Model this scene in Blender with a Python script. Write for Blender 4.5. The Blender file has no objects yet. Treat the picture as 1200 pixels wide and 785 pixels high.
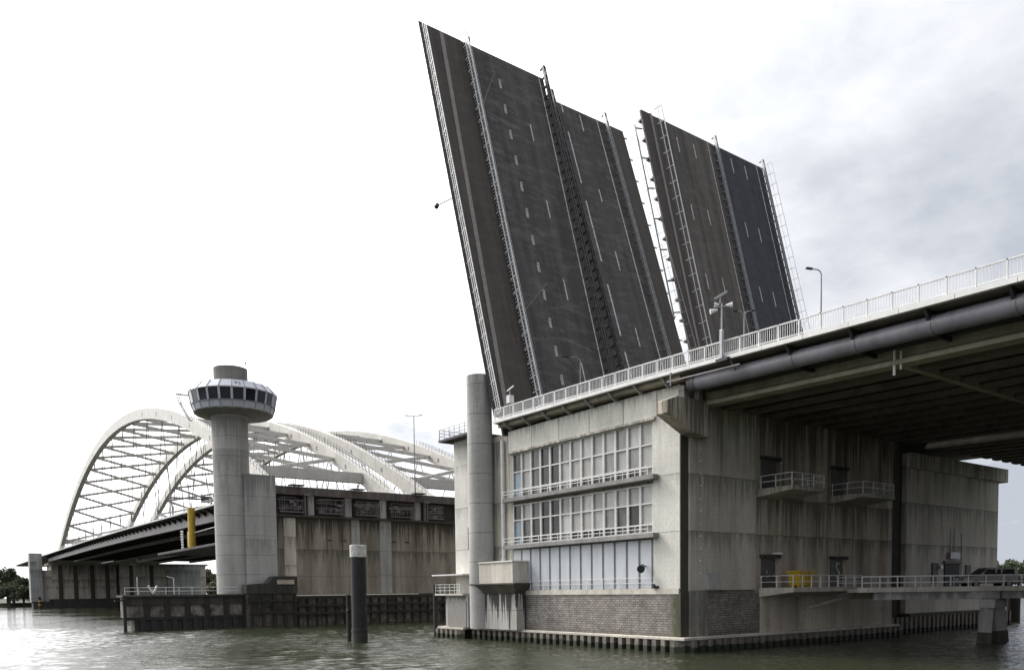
import bpy, math, random
import numpy as np
from math import radians as R, sin, cos, tan, pi, sqrt, exp
from mathutils import Vector, Matrix
random.seed(7); rng = np.random.default_rng(7)
sc = bpy.context.scene
col = sc.collection

# ------------------------------------------------------------------ mesh helpers
class MB:
    def __init__(s): s.v = []; s.f = []; s.uv = None
    def _add(s, vs, fs):
        b = len(s.v); s.v += [tuple(map(float, q)) for q in vs]; s.f += [tuple(b + i for i in f) for f in fs]
        return s
    def box(s, x0, x1, y0, y1, z0, z1):
        if x0 > x1: x0, x1 = x1, x0
        if y0 > y1: y0, y1 = y1, y0
        if z0 > z1: z0, z1 = z1, z0
        v = [(x0,y0,z0),(x1,y0,z0),(x1,y1,z0),(x0,y1,z0),(x0,y0,z1),(x1,y0,z1),(x1,y1,z1),(x0,y1,z1)]
        return s._add(v, [(3,2,1,0),(4,5,6,7),(0,1,5,4),(1,2,6,5),(2,3,7,6),(3,0,4,7)])
    def bar(s, p, q, w, h=None, up=(0,0,1)):
        h = w if h is None else h
        p = Vector(p); q = Vector(q); d = (q - p).normalized(); u = Vector(up)
        if abs(d.dot(u)) > .98: u = Vector((0,1,0))
        a = d.cross(u).normalized(); b = a.cross(d).normalized()
        v = []
        for c in (p, q):
            for i, j in ((-1,-1),(1,-1),(1,1),(-1,1)): v.append(c + a*(w/2*i) + b*(h/2*j))
        return s._add(v, [(3,2,1,0),(4,5,6,7),(0,1,5,4),(1,2,6,5),(2,3,7,6),(3,0,4,7)])
    def tube(s, p, q, r, n=8, r2=None):
        r2 = r if r2 is None else r2
        p = Vector(p); q = Vector(q); d = (q - p).normalized(); u = Vector((0,0,1))
        if abs(d.dot(u)) > .98: u = Vector((0,1,0))
        a = d.cross(u).normalized(); b = a.cross(d).normalized()
        v = []
        for c, rr in ((p, r), (q, r2)):
            for k in range(n):
                t = 2*pi*k/n; v.append(c + a*(rr*cos(t)) + b*(rr*sin(t)))
        f = [(k, (k+1) % n, n + (k+1) % n, n + k) for k in range(n)]
        return s._add(v, f + [tuple(range(n))[::-1], tuple(range(n, 2*n))])
    def lathe(s, cx, cy, prof, n=24, a0=0.):
        v = []
        for r, z in prof:
            for k in range(n):
                t = a0 + 2*pi*k/n; v.append((cx + r*cos(t), cy + r*sin(t), z))
        f = []; m = len(prof)
        for i in range(m-1):
            for k in range(n):
                f.append((i*n+k, i*n+(k+1) % n, (i+1)*n+(k+1) % n, (i+1)*n+k))
        return s._add(v, f + [tuple(range(n))[::-1], tuple(range((m-1)*n, m*n))])
    def prism(s, poly, axis, a0, a1):
        """poly in the plane across `axis`: axis x -> (y,z), y -> (x,z), z -> (x,y)"""
        def put(c, a):
            return {'x': (a, c[0], c[1]), 'y': (c[0], a, c[1]), 'z': (c[0], c[1], a)}[axis]
        n = len(poly)
        v = [put(c, a0) for c in poly] + [put(c, a1) for c in poly]
        f = [(k, (k+1) % n, n + (k+1) % n, n + k) for k in range(n)]
        return s._add(v, f + [tuple(range(n))[::-1], tuple(range(n, 2*n))])
    def sweep(s, prof, ys, zf):
        """profile of (x, dz) points swept along y, its height following zf(y)"""
        n = len(prof); v = []
        for y in ys:
            for x, dz in prof: v.append((x, y, zf(y) + dz))
        f = []
        for i in range(len(ys)-1):
            for k in range(n): f.append((i*n+k, i*n+(k+1) % n, (i+1)*n+(k+1) % n, (i+1)*n+k))
        m = (len(ys)-1)*n
        return s._add(v, f + [tuple(range(n))[::-1], tuple(range(m, m+n))])
    def path(s, pts, r, n=8):
        for a, b in zip(pts[:-1], pts[1:]): s.tube(a, b, r, n)
        return s
    def build(s, name, mat, parent=None, smooth=False, bevel=0, local=False):
        off = (0,0,0)
        if parent is not None and not local: off = parent.get('_w', (0,0,0)); off = tuple(off)
        me = bpy.data.meshes.new(name)
        me.from_pydata([(a-off[0], b-off[1], c-off[2]) for a, b, c in s.v], [], s.f)
        import bmesh
        bm = bmesh.new(); bm.from_mesh(me); bmesh.ops.recalc_face_normals(bm, faces=bm.faces); bm.to_mesh(me); bm.free()
        me.materials.append(mat)
        if smooth:
            for p in me.polygons: p.use_smooth = True
            try: me.set_sharp_from_angle(angle=R(40))
            except Exception: pass
        o = bpy.data.objects.new(name, me); col.objects.link(o)
        if parent is not None:
            o.parent = parent
            if '_w' in parent and not local: o['_w'] = tuple(off)
        if bevel:
            b = o.modifiers.new('bevel', 'BEVEL'); b.width = bevel; b.segments = 2; b.limit_method = 'ANGLE'
        return o

def thing(name, label, cat, loc=(0,0,0), group=None, rz=0.):
    o = bpy.data.objects.new(name, None); col.objects.link(o)
    o.location = loc; o.rotation_euler = (0,0,rz); o.empty_display_size = .2
    o['label'] = label; o['category'] = cat
    if rz == 0: o['_w'] = tuple(map(float, loc))
    if group: o['group'] = group
    return o
def tag(o, label, cat, group=None):
    o['label'] = label; o['category'] = cat
    if group: o['group'] = group
    return o
def struct(o): o['kind'] = 'structure'; return o
def copy_tree(o, parent=None):
    c = o.copy(); col.objects.link(c)
    if parent is not None: c.parent = parent
    for ch in list(o.children): copy_tree(ch, c)
    return c

# ------------------------------------------------------------------ materials
def new_mat(name):
    m = bpy.data.materials.new(name); m.use_nodes = True
    nt = m.node_tree; b = nt.nodes['Principled BSDF']
    return m, nt, b
class NT:
    def __init__(s, nt): s.t = nt
    def n(s, typ, **k):
        o = s.t.nodes.new(typ)
        for a, v in k.items(): setattr(o, a, v)
        return o
    def l(s, a, b): s.t.links.new(a, b)
    def math(s, op, a, b=None, c=None, clamp=False):
        o = s.n('ShaderNodeMath', operation=op, use_clamp=clamp)
        for i, q in enumerate((a, b, c)):
            if q is None: continue
            if isinstance(q, (int, float)): o.inputs[i].default_value = q
            else: s.l(q, o.inputs[i])
        return o.outputs[0]
    def mix(s, f, a, b, mode='MIX'):
        o = s.n('ShaderNodeMix', data_type='RGBA', blend_type=mode)
        for i, q in ((0, f), (6, a), (7, b)):
            if isinstance(q, (int, float)): o.inputs[i].default_value = q
            elif isinstance(q, tuple): o.inputs[i].default_value = (*q[:3], 1)
            else: s.l(q, o.inputs[i])
        return o.outputs[2]
    def ramp(s, f, stops, interp='LINEAR'):
        o = s.n('ShaderNodeValToRGB'); o.color_ramp.interpolation = interp
        e = o.color_ramp.elements
        while len(e) < len(stops): e.new(.5)
        for q, (p, c) in zip(e, stops):
            q.position = p; q.color = (c, c, c, 1) if isinstance(c, (int, float)) else (*c[:3], 1)
        s.l(f, o.inputs[0]); return o.outputs[0]
    def noise(s, vec, scale, detail=4, rough=.55, sc3=None):
        if sc3 is not None:
            mp = s.n('ShaderNodeMapping'); mp.inputs['Scale'].default_value = sc3; s.l(vec, mp.inputs[0]); vec = mp.outputs[0]
        o = s.n('ShaderNodeTexNoise'); o.inputs['Scale'].default_value = scale
        o.inputs['Detail'].default_value = detail; o.inputs['Roughness'].default_value = rough
        s.l(vec, o.inputs['Vector']); return o.outputs[0]
    def pos(s, obj=False):
        if obj: return s.n('ShaderNodeTexCoord').outputs['Object']
        return s.n('ShaderNodeNewGeometry').outputs['Position']
    def bump(s, h, b, strength=.3, dist=.02):
        o = s.n('ShaderNodeBump'); o.inputs['Strength'].default_value = strength; o.inputs['Distance'].default_value = dist
        s.l(h, o.inputs['Height']); s.l(o.outputs[0], b.inputs['Normal'])

def paint(name, c, rough=.5, metal=0., dirt=.25, scale=1.2, streak=False, obj=False):
    m, nt, b = new_mat(name); N = NT(nt); p = N.pos(obj)
    n1 = N.noise(p, scale, 5, .6, (1,1,.25) if streak else None)
    d = N.ramp(n1, [(.3, 0.), (.75, 1.)])
    k = tuple(x*(1-dirt) for x in c); k2 = tuple(min(1, x*(1+dirt*.35)) for x in c)
    N.l(N.mix(d, k, k2), b.inputs['Base Color'])
    b.inputs['Roughness'].default_value = rough; b.inputs['Metallic'].default_value = metal
    return m

def concrete(name, c, dark, streak=.6, low=.5, joints=(9.85, 14.5), board=0., vscale=1.1, green=0., drip_top=None, patch=0., runs=None, ties=0.):
    """cast concrete: cloudy tone, formwork boards, rain streaks, pour joints"""
    m, nt, b = new_mat(name); N = NT(nt); p = N.pos()
    big = N.noise(p, .22, 4, .6); fine = N.noise(p, 3.5, 6, .65)
    wv = N.n('ShaderNodeVectorMath', operation='ADD'); wn_ = N.n('ShaderNodeTexNoise'); wn_.inputs['Scale'].default_value = .9; N.l(p, wn_.inputs['Vector']); ws_ = N.n('ShaderNodeVectorMath', operation='SCALE'); N.l(wn_.outputs[1], ws_.inputs[0]); ws_.inputs['Scale'].default_value = .35; N.l(p, wv.inputs[0]); N.l(ws_.outputs[0], wv.inputs[1])
    st = N.noise(wv.outputs[0], vscale*.8, 6, .72, (1, 1, .06)); st2 = N.noise(p, vscale*2.6, 4, .65, (1, 1, .12))
    spots = N.noise(p, .55, 6, .68)
    light = tuple(min(.9, x*1.16) for x in c); mid = tuple(x*.86 for x in c)
    a = N.mix(N.ramp(big, [(.3, 0.), (.7, 1.)]), mid, light)
    a = N.mix(N.math('MULTIPLY', N.ramp(fine, [(.42, 0.), (.72, 1.)]), .22), a, dark)
    bands = N.noise(p, .42, 4, .55, (1, 1, .05))
    a = N.mix(min(1., streak*.9), a, N.mix(1., a, N.ramp(bands, [(.34, .68), (.5, 1.), (.66, 1.2)]), 'MULTIPLY'))
    sm = N.math('MULTIPLY', N.ramp(st, [(.47, 0.), (.66, 1.)]), streak)
    a = N.mix(sm, a, dark)
    if patch:
        a = N.mix(N.math('MULTIPLY', N.ramp(spots, [(.5-.16*patch, 1.), (.66, 0.)]), .95), a, dark)
    sm2 = N.math('MULTIPLY', N.ramp(st2, [(.52, 0.), (.75, 1.)]), streak*.4)
    a = N.mix(sm2, a, tuple(x*.6 for x in dark))
    xyz = N.n('ShaderNodeSeparateXYZ'); N.l(p, xyz.inputs[0])
    # runs of grime that start at the pour joints and at the top
    if green:
        g = N.math('MULTIPLY', N.ramp(N.noise(p, .8, 5, .7, (1,1,.4)), [(.5, 0.), (.7, 1.)]), green)
        a = N.mix(g, a, (.10,.115,.045))
    if drip_top is not None:
        u = N.math('ADD', xyz.outputs[0], xyz.outputs[1])
        cx = N.n('ShaderNodeCombineXYZ'); N.l(u, cx.inputs[0])
        dn = N.ramp(N.noise(cx.outputs[0], 1.15, 3, .75), [(.40, 0.), (.60, 1.)])
        length = N.math('ADD', N.math('MULTIPLY', dn, 4.6), .1)
        dep = N.math('SUBTRACT', drip_top, xyz.outputs[2])
        f = N.math('GREATER_THAN', length, dep)
        f = N.math('MULTIPLY', f, .93)
        a = N.mix(f, a, (.016,.015,.014))
    if runs:
        for (zt, ml, op), sc_ in zip(runs, (1.7, 2.9, 2.2)):
            u = N.math('ADD', xyz.outputs[0], xyz.outputs[1])
            cx = N.n('ShaderNodeCombineXYZ'); N.l(u, cx.inputs[0]); N.l(N.math('MULTIPLY', xyz.outputs[2], .02), cx.inputs[1]); cx.inputs[2].default_value = zt
            ln_ = N.math('MULTIPLY', N.ramp(N.noise(cx.outputs[0], sc_, 5, .75), [(.42, 0.), (.72, 1.)]), ml)
            dep = N.math('SUBTRACT', zt, xyz.outputs[2])
            inside = N.math('GREATER_THAN', dep, 0.)
            fr_ = N.math('DIVIDE', N.math('SUBTRACT', ln_, dep), N.math('ADD', N.math('MULTIPLY', ln_, .55), .3), clamp=True)
            a = N.mix(N.math('MULTIPLY', N.math('MULTIPLY', fr_, inside), op), a, tuple(x*.42 for x in dark))
    if ties:
        u = N.math('PINGPONG', N.math('ADD', xyz.outputs[0], xyz.outputs[1]), .62); v_ = N.math('PINGPONG', xyz.outputs[2], .78)
        r_ = N.math('SQRT', N.math('ADD', N.math('POWER', N.math('SUBTRACT', u, .31), 2.), N.math('POWER', N.math('SUBTRACT', v_, .39), 2.)))
        a = N.mix(N.math('MULTIPLY', N.math('LESS_THAN', r_, .045), ties), a, tuple(x*.4 for x in dark))
        ln = N.math('LESS_THAN', v_, .012)
        a = N.mix(N.math('MULTIPLY', ln, ties*.35), a, tuple(x*.6 for x in dark))
    if board:
        u = N.math('ADD', xyz.outputs[0], xyz.outputs[1])
        bd = N.math('PINGPONG', u, board/2)
        ln = N.math('LESS_THAN', bd, .025)
        a = N.mix(N.math('MULTIPLY', ln, .35), a, tuple(x*.5 for x in dark))
    h = N.math('MULTIPLY', fine, 1.)
    for z in joints:
        wob = N.math('MULTIPLY', N.math('SUBTRACT', big, .5), .06)
        dz = N.math('ABSOLUTE', N.math('SUBTRACT', N.math('ADD', xyz.outputs[2], wob), z))
        ln = N.math('LESS_THAN', dz, .035)
        a = N.mix(N.math('MULTIPLY', ln, .6), a, tuple(x*.35 for x in dark))
    N.l(a, b.inputs['Base Color']); b.inputs['Roughness'].default_value = .88
    N.bump(h, b, .35, .03)
    return m

def brick(name):
    m, nt, b = new_mat(name); N = NT(nt); p = N.pos()
    xyz = N.n('ShaderNodeSeparateXYZ'); N.l(p, xyz.inputs[0])
    cx = N.n('ShaderNodeCombineXYZ'); N.l(N.math('ADD', xyz.outputs[0], xyz.outputs[1]), cx.inputs[0]); N.l(xyz.outputs[2], cx.inputs[1])
    t = N.n('ShaderNodeTexBrick'); N.l(cx.outputs[0], t.inputs['Vector'])
    t.inputs['Scale'].default_value = 1.; t.inputs['Brick Width'].default_value = .50; t.inputs['Row Height'].default_value = .205
    t.inputs['Mortar Size'].default_value = .030; t.inputs['Mortar Smooth'].default_value = .2; t.inputs['Bias'].default_value = -.1
    t.inputs['Color1'].default_value = (.30,.265,.235,1); t.inputs['Color2'].default_value = (.17,.15,.135,1); t.inputs['Mortar'].default_value = (.06,.057,.054,1)
    big = N.ramp(N.noise(p, .5, 5, .65), [(.35, 0.), (.72, 1.)])
    a = N.mix(N.math('MULTIPLY', big, .4), t.outputs[0], (.36,.345,.325))
    a = N.mix(.8, a, N.mix(1., a, N.ramp(N.noise(p, 2.1, 5, .7), [(.3, .55), (.7, 1.35)]), 'MULTIPLY'))
    low = N.math('SUBTRACT', 1.9, xyz.outputs[2], clamp=True); a = N.mix(N.math('MULTIPLY', low, .75), a, (.05,.05,.035))
    st = N.ramp(N.noise(p, 1.1, 4, .7, (1,1,.12)), [(.5, 0.), (.72, 1.)])
    a = N.mix(N.math('MULTIPLY', st, .55), a, (.09,.085,.08))
    # algae near the corner, a patch with its own outline
    dx = N.math('ADD', N.math('ABSOLUTE', N.math('SUBTRACT', xyz.outputs[1], 44.6)), N.math('ABSOLUTE', N.math('SUBTRACT', xyz.outputs[0], 50.6))); near = N.math('SUBTRACT', 1.2, N.math('MULTIPLY', dx, .62), clamp=True)
    al = N.ramp(N.math('MULTIPLY', near, N.noise(p, 1.6, 5, .7)), [(.13, 0.), (.30, 1.)])
    a = N.mix(N.math('MULTIPLY', al, .9), a, (.055,.06,.022))
    N.l(a, b.inputs['Base Color']); b.inputs['Roughness'].default_value = .9
    N.bump(N.math('SUBTRACT', 1., t.outputs[1]), b, .6, .02)
    return m

def asphalt(name, c, lines=.5, patches=.4, warm=(1,1,1)):
    """road surface in the leaf's own coordinates (y runs along the road)"""
    m, nt, b = new_mat(name); N = NT(nt); p = N.pos(True)
    tr = N.noise(p, .9, 4, .6, (1, .03, 1)); pt = N.noise(p, .5, 6, .7, (.5, 1.6, 1)); fi = N.noise(p, 14, 3, .7)
    pg = N.noise(p, .18, 3, .6, (1, .5, 1))
    a = N.mix(N.ramp(tr, [(.35, 0.), (.68, 1.)]), tuple(x*(1-.45*lines) for x in c), tuple(x*(1+.55*lines) for x in c))
    ch = N.n('ShaderNodeTexBrick'); mp = N.n('ShaderNodeMapping'); mp.inputs['Scale'].default_value = (.42,.62,1); N.l(p, mp.inputs[0]); N.l(mp.outputs[0], ch.inputs['Vector'])
    ch.inputs['Scale'].default_value = 1; ch.inputs['Mortar Size'].default_value = .012
    ch.inputs['Color1'].default_value = (.72,.72,.72,1); ch.inputs['Color2'].default_value = (1.35,1.33,1.33,1); ch.inputs['Mortar'].default_value = (.55,.55,.55,1)
    a = N.mix(N.math('MULTIPLY', N.ramp(pg, [(.40, 0.), (.56, 1.)]), min(1, patches)), a, N.mix(1., a, ch.outputs[0], 'MULTIPLY'))
    a = N.mix(N.math('MULTIPLY', N.ramp(pt, [(.50, 0.), (.70, 1.)]), min(.9, patches*.75)), a, tuple(x*2.3 for x in c))
    oil = N.noise(p, .35, 5, .7, (1.6, .35, 1)); a = N.mix(N.math('MULTIPLY', N.ramp(oil, [(.52, 0.), (.66, 1.)]), .55), a, tuple(x*.45 for x in c))
    a = N.mix(.25, a, N.mix(1., a, N.ramp(fi, [(.2, .4), (.8, 1.6)]), 'MULTIPLY'))
    N.l(a, b.inputs['Base Color']); b.inputs['Roughness'].default_value = .85
    N.bump(fi, b, .25, .01)
    return m

def glass(name, c, rough=.08, dirt=.3, spec=.5):
    m, nt, b = new_mat(name); N = NT(nt); p = N.pos()
    n = N.noise(p, .9, 4, .6, (1,1,.4))
    N.l(N.mix(N.ramp(n, [(.35, 0.), (.7, 1.)]), tuple(x*(1-dirt) for x in c), tuple(x*(1+dirt) for x in c)), b.inputs['Base Color'])
    b.inputs['Roughness'].default_value = rough; b.inputs['IOR'].default_value = 1.45; b.inputs['Specular IOR Level'].default_value = spec
    return m

M = {}
M['cream'] = concrete('cream_concrete', (.60,.585,.535), (.34,.325,.29), .30, board=0., green=.10, runs=((19.35,3.,.25),(21.6,2.2,.45),(14.5,3.,.3)), ties=.5)
M['pale'] = concrete('pale_concrete', (.40,.395,.375), (.20,.19,.18), .5, runs=((21.4,6.,.6),(17.8,9.,.5),(4.6,2.,.7)), joints=(8.2, 12.4, 16.6, 20.8, 25.), vscale=.8)
M['grey'] = concrete('grey_concrete', (.57,.53,.46), (.25,.222,.185), .46, runs=((21.,11.,.6),(14.5,6.,.5),(9.85,3.5,.5)), ties=.45)
M['weather'] = concrete('weathered_concrete', (.55,.485,.40), (.19,.16,.126), .6, vscale=.9, runs=((21.,16.,.75),(13.2,8.,.6),(9.85,4.5,.5)), ties=.4)
M['brown'] = concrete('brown_stained_concrete', (.32,.285,.235), (.125,.108,.085), .72, joints=(8., 12.5), vscale=.6, green=.22, runs=((18.,14.,.85),(17.9,7.,.7),(12.5,6.,.55)), ties=.35)
M['dark'] = concrete('dark_wet_and_shade_concrete', (.062,.057,.052), (.018,.017,.015), .8, joints=(), vscale=1.2, green=.25)  # wet concrete; its dark colour also paints shade in gaps and recesses
M['drip'] = concrete('dripping_concrete', (.44,.42,.39), (.16,.15,.14), .5, joints=(3.2,), drip_top=5.9)
M['notch'] = concrete('algae_and_shade_concrete', (.085,.076,.06), (.03,.027,.022), .7, joints=(), green=.3)  # algae-stained concrete; its dark colour also paints the shade of openings
M['tower'] = concrete('tower_concrete', (.40,.39,.37), (.21,.205,.195), .38, ties=.3, runs=((33.,12.,.4),(28.,16.,.35)), joints=(8.3, 11.4, 14.5, 17.6, 20.7, 23.8, 26.9, 30.), vscale=.5)
M['pylon'] = concrete('pylon_concrete', (.42,.415,.40), (.21,.205,.195), .4, ties=.3, runs=((24.2,10.,.55),(14.,6.,.3)), joints=(8.3,11.4,14.5,17.6,20.7))
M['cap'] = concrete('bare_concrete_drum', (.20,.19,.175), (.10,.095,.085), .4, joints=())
M['facing'] = concrete('fender_facing', (.34,.31,.28), (.020,.018,.015), .6, joints=(), vscale=.8, green=.3, patch=.85)
M['corner'] = concrete('algae_corner_concrete', (.30,.28,.25), (.07,.065,.05), .8, joints=(), green=.9)
M['corneralgae'] = concrete('wet_patchy_concrete', (.15,.14,.12), (.016,.015,.013), .7, joints=(), vscale=.8, green=.4, patch=.9)
M['ledge'] = concrete('dirty_ledge_concrete', (.26,.25,.24), (.10,.095,.09), .5, joints=())
M['brick'] = brick('canal_brick')
M['asph_brown'] = asphalt('worn_brown_asphalt', (.080,.071,.062), .85, .4)
M['asph'] = asphalt('dark_patched_asphalt', (.060,.055,.053), .65, 1.)
M['asph_blue'] = asphalt('new_blue_black_asphalt', (.033,.034,.042), .4, .5)
M['path'] = asphalt('bike_path_coating', (.062,.051,.045), .5, .35)
M['road'] = asphalt('deck_asphalt', (.05,.05,.05), .3, .3)
M['kerb'] = paint('worn_kerb_strip', (.24,.215,.20), .7, 0, .3, 1.5, obj=True)
M['block'] = paint('worn_block_paint', (.42,.40,.39), .7, 0, .6, 5., obj=True)
M['white'] = paint('white_road_paint', (.72,.70,.69), .7, 0, .75, 3.5, obj=True)
M['rail'] = paint('white_railing_paint', (.78,.77,.76), .5, 0, .2, 1.)
M['coping'] = paint('white_edge_beam', (.72,.71,.69), .5, 0, .18, .9, True)
M['galv'] = paint('galvanised_steel', (.36,.36,.37), .45, .4, .25, 2.)
M['dksteel'] = paint('dark_weathered_steel', (.035,.033,.034), .6, .2, .4, 1.5)
M['rusty'] = paint('rust_streaked_girder', (.15,.125,.115), .7, 0, .6, 1.1, True)
M['barrier'] = paint('grimy_crash_barrier', (.10,.095,.097), .55, .3, .4, 2.)
M['plum'] = paint('plum_grey_steel', (.215,.208,.235), .45, .0, .35, .8, True)
M['plumdk'] = paint('plum_grey_girder_paint', (.22,.195,.20), .55, .0, .3, .5, True)
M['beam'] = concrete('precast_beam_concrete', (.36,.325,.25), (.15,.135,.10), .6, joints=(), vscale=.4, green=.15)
M['soffit'] = concrete('dark_beam_concrete', (.15,.13,.105), (.065,.056,.045), .7, joints=(), vscale=.4)  # darker tone of beam concrete, for deck slabs and inner girders
def archpaint():
    m, nt, b = new_mat('cream_white_arch_paint'); N = NT(nt); p = N.pos()
    xyz = N.n('ShaderNodeSeparateXYZ'); N.l(p, xyz.inputs[0])
    a = N.mix(N.ramp(N.noise(p, .35, 6, .65), [(.3, 0.), (.7, 1.)]), (.47,.45,.41), (.62,.60,.555))
    a = N.mix(N.math('MULTIPLY', N.ramp(N.noise(p, 1.3, 5, .7, (1,1,.3)), [(.5, 0.), (.7, 1.)]), .4), a, (.36,.325,.285))
    seam = N.math('LESS_THAN', N.math('PINGPONG', xyz.outputs[1], 2.6), .06)
    a = N.mix(N.math('MULTIPLY', seam, .6), a, (.2,.19,.18))
    N.l(a, b.inputs['Base Color']); b.inputs['Roughness'].default_value = .55
    return m
M['arch'] = archpaint()
M['hang'] = paint('grey_cable_sheath', (.2,.195,.19), .5, .2, .2, 1.)
M['frame'] = paint('white_window_frame', (.62,.61,.59), .5, 0, .2, 1.5)
M['panel'] = paint('pale_blue_cladding', (.50,.52,.545), .5, 0, .16, 1.1, True)
M['panelgap'] = paint('blue_grey_joint_strip', (.27,.28,.29), .6, 0, .25, 1.)
M['g_dark'] = glass('dark_window_glass', (.040,.040,.037), .15, .4, .3)
M['g_blind'] = glass('window_with_grey_blind', (.33,.325,.305), .25, .2, .35)
M['g_blind2'] = glass('window_with_pale_blind', (.40,.395,.375), .2, .2, .35)
M['g_blind3'] = glass('window_with_dim_blind', (.24,.237,.225), .12, .3, .5)
M['g_mid'] = glass('window_with_half_shade', (.10,.10,.095), .15, .4, .3)
M['g_blue'] = glass('window_with_blue_screen', (.19,.25,.30), .2, .25)
M['g_cab'] = glass('tinted_cab_glass', (.012,.013,.020), .06, .3)
M['cabpaint'] = paint('blue_white_cab_paint', (.50,.52,.57), .45, 0, .22, 1.2, True)
M['cabtrim'] = paint('blue_grey_trim', (.22,.25,.32), .5, 0, .3, 1.)
M['cabtext'] = paint('faded_blue_lettering', (.14,.20,.27), .6, 0, .2, 3.)
M['yellow'] = paint('worn_yellow_paint', (.55,.37,.03), .5, 0, .3, 1.4, True)
M['red'] = paint('red_paint', (.45,.04,.035), .5, 0, .2, 2.)
M['timber'] = paint('tarred_timber', (.032,.027,.022), .8, 0, .5, 2.5, True)
M['rustsheet'] = paint('wet_sheet_pile_steel', (.15,.135,.115), .7, .0, .75, 1.2, True)
def pilesteel():
    m, nt, b = new_mat('wet_sheet_pile_steel'); N = NT(nt); p = N.pos()
    xyz = N.n('ShaderNodeSeparateXYZ'); N.l(p, xyz.inputs[0])
    a = N.mix(N.ramp(N.noise(p, 1.4, 6, .7, (1,1,.35)), [(.3, 0.), (.7, 1.)]), (.055,.048,.04), (.24,.215,.18))
    a = N.mix(N.math('MULTIPLY', N.ramp(N.noise(p, 2.6, 5, .7), [(.55, 0.), (.7, 1.)]), .6), a, (.11,.055,.03))
    lvl = N.math('ADD', N.math('MULTIPLY', N.noise(p, 1.1, 4, .7), .8), .05)
    a = N.mix(N.math('LESS_THAN', xyz.outputs[2], lvl), a, (.022,.026,.014))
    N.l(a, b.inputs['Base Color']); b.inputs['Roughness'].default_value = .7
    return m
M['rustsheet'] = pilesteel()
M['black0'] = paint('black_pile_coating', (.006,.006,.0065), .75, 0, .5, 1.3, True)
def pileblack():
    m, nt, b = new_mat('scuffed_black_pile'); N = NT(nt); p = N.pos()
    xyz = N.n('ShaderNodeSeparateXYZ'); N.l(p, xyz.inputs[0])
    a = N.mix(N.ramp(N.noise(p, 1.3, 6, .7, (1,1,.3)), [(.35, 0.), (.7, 1.)]), (.006,.006,.006), (.018,.017,.017))
    a = N.mix(N.ramp(N.noise(p, 2.4, 6, .75, (1,1,.2)), [(.60, 0.), (.68, .7)]), a, (.07,.06,.05))
    lvl = N.math('ADD', N.math('MULTIPLY', N.noise(p, 1.4, 4, .7), 1.1), .5)
    a = N.mix(N.math('LESS_THAN', xyz.outputs[2], lvl), a, (.028,.030,.018))
    N.l(a, b.inputs['Base Color']); b.inputs['Roughness'].default_value = .7
    return m
M['black'] = pileblack()
M['capwhite'] = paint('white_pile_band', (.62,.61,.58), .6, 0, .5, 3.)
M['lampgrey'] = paint('lamp_post_grey', (.28,.28,.29), .45, .3, .15, 2.)
M['lampdark'] = paint('lamp_head_dark', (.04,.04,.042), .4, .2, .15, 2.)
M['door'] = paint('grey_steel_door', (.10,.095,.088), .6, 0, .3, 2.)
M['shed'] = paint('taupe_roller_door', (.24,.225,.205), .6, 0, .2, 1.)
M['van'] = paint('grey_car_paint', (.34,.335,.325), .28, .3, .1, 2., obj=True)
M['car'] = paint('silver_car_paint', (.42,.42,.43), .3, .3, .1, 2., obj=True)
M['tyre'] = paint('tyre_rubber', (.02,.02,.02), .85, 0, .2, 4.)
M['rim'] = paint('alloy_rim', (.3,.3,.31), .35, .7, .1, 4.)
M['lens'] = paint('lamp_lens', (.7,.7,.68), .2, 0, .1, 2.)
M['soil'] = paint('river_bank_soil', (.045,.050,.026), .95, 0, .4, .3)
M['bark'] = paint('bark', (.075,.06,.045), .9, 0, .4, 4.)

def leafmat(name, c):
    m, nt, b = new_mat(name); N = NT(nt)
    r = N.n('ShaderNodeNewGeometry').outputs['Random Per Island']
    n = N.noise(N.pos(), .35, 3, .6)
    f = N.math('ADD', N.math('MULTIPLY', r, .6), N.math('MULTIPLY', n, .4))
    N.l(N.ramp(f, [(.2, tuple(x*.55 for x in c)), (.8, tuple(x*1.5 for x in c))]), b.inputs['Base Color'])
    b.inputs['Roughness'].default_value = .7
    return m
M['leaf'] = leafmat('dark_green_leaves', (.075,.092,.048))
M['leaf2'] = leafmat('olive_leaves', (.11,.122,.06))

def water_mat():
    m, nt, b = new_mat('river_water'); N = NT(nt); p = N.pos()
    big = N.noise(p, .03, 3, .6, (1, .5, 1))
    N.l(N.mix(N.ramp(big, [(.35, 0.), (.7, 1.)]), (.024,.029,.015), (.042,.047,.027)), b.inputs['Base Color'])
    b.inputs['Roughness'].default_value = .06; b.inputs['IOR'].default_value = 1.333
    n1 = N.noise(p, 1.6, 4, .62, (1, 1.6, 1)); n2 = N.noise(p, 5.2, 3, .6)
    h = N.math('ADD', n1, N.math('MULTIPLY', n2, .38))
    gust = N.ramp(N.noise(p, .045, 4, .6, (1, .55, 1)), [(.35, .25), (.65, 1.25)])
    h = N.math('MULTIPLY', h, gust)
    N.bump(h, b, .85, .13)
    return m
M['water'] = water_mat()

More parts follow.
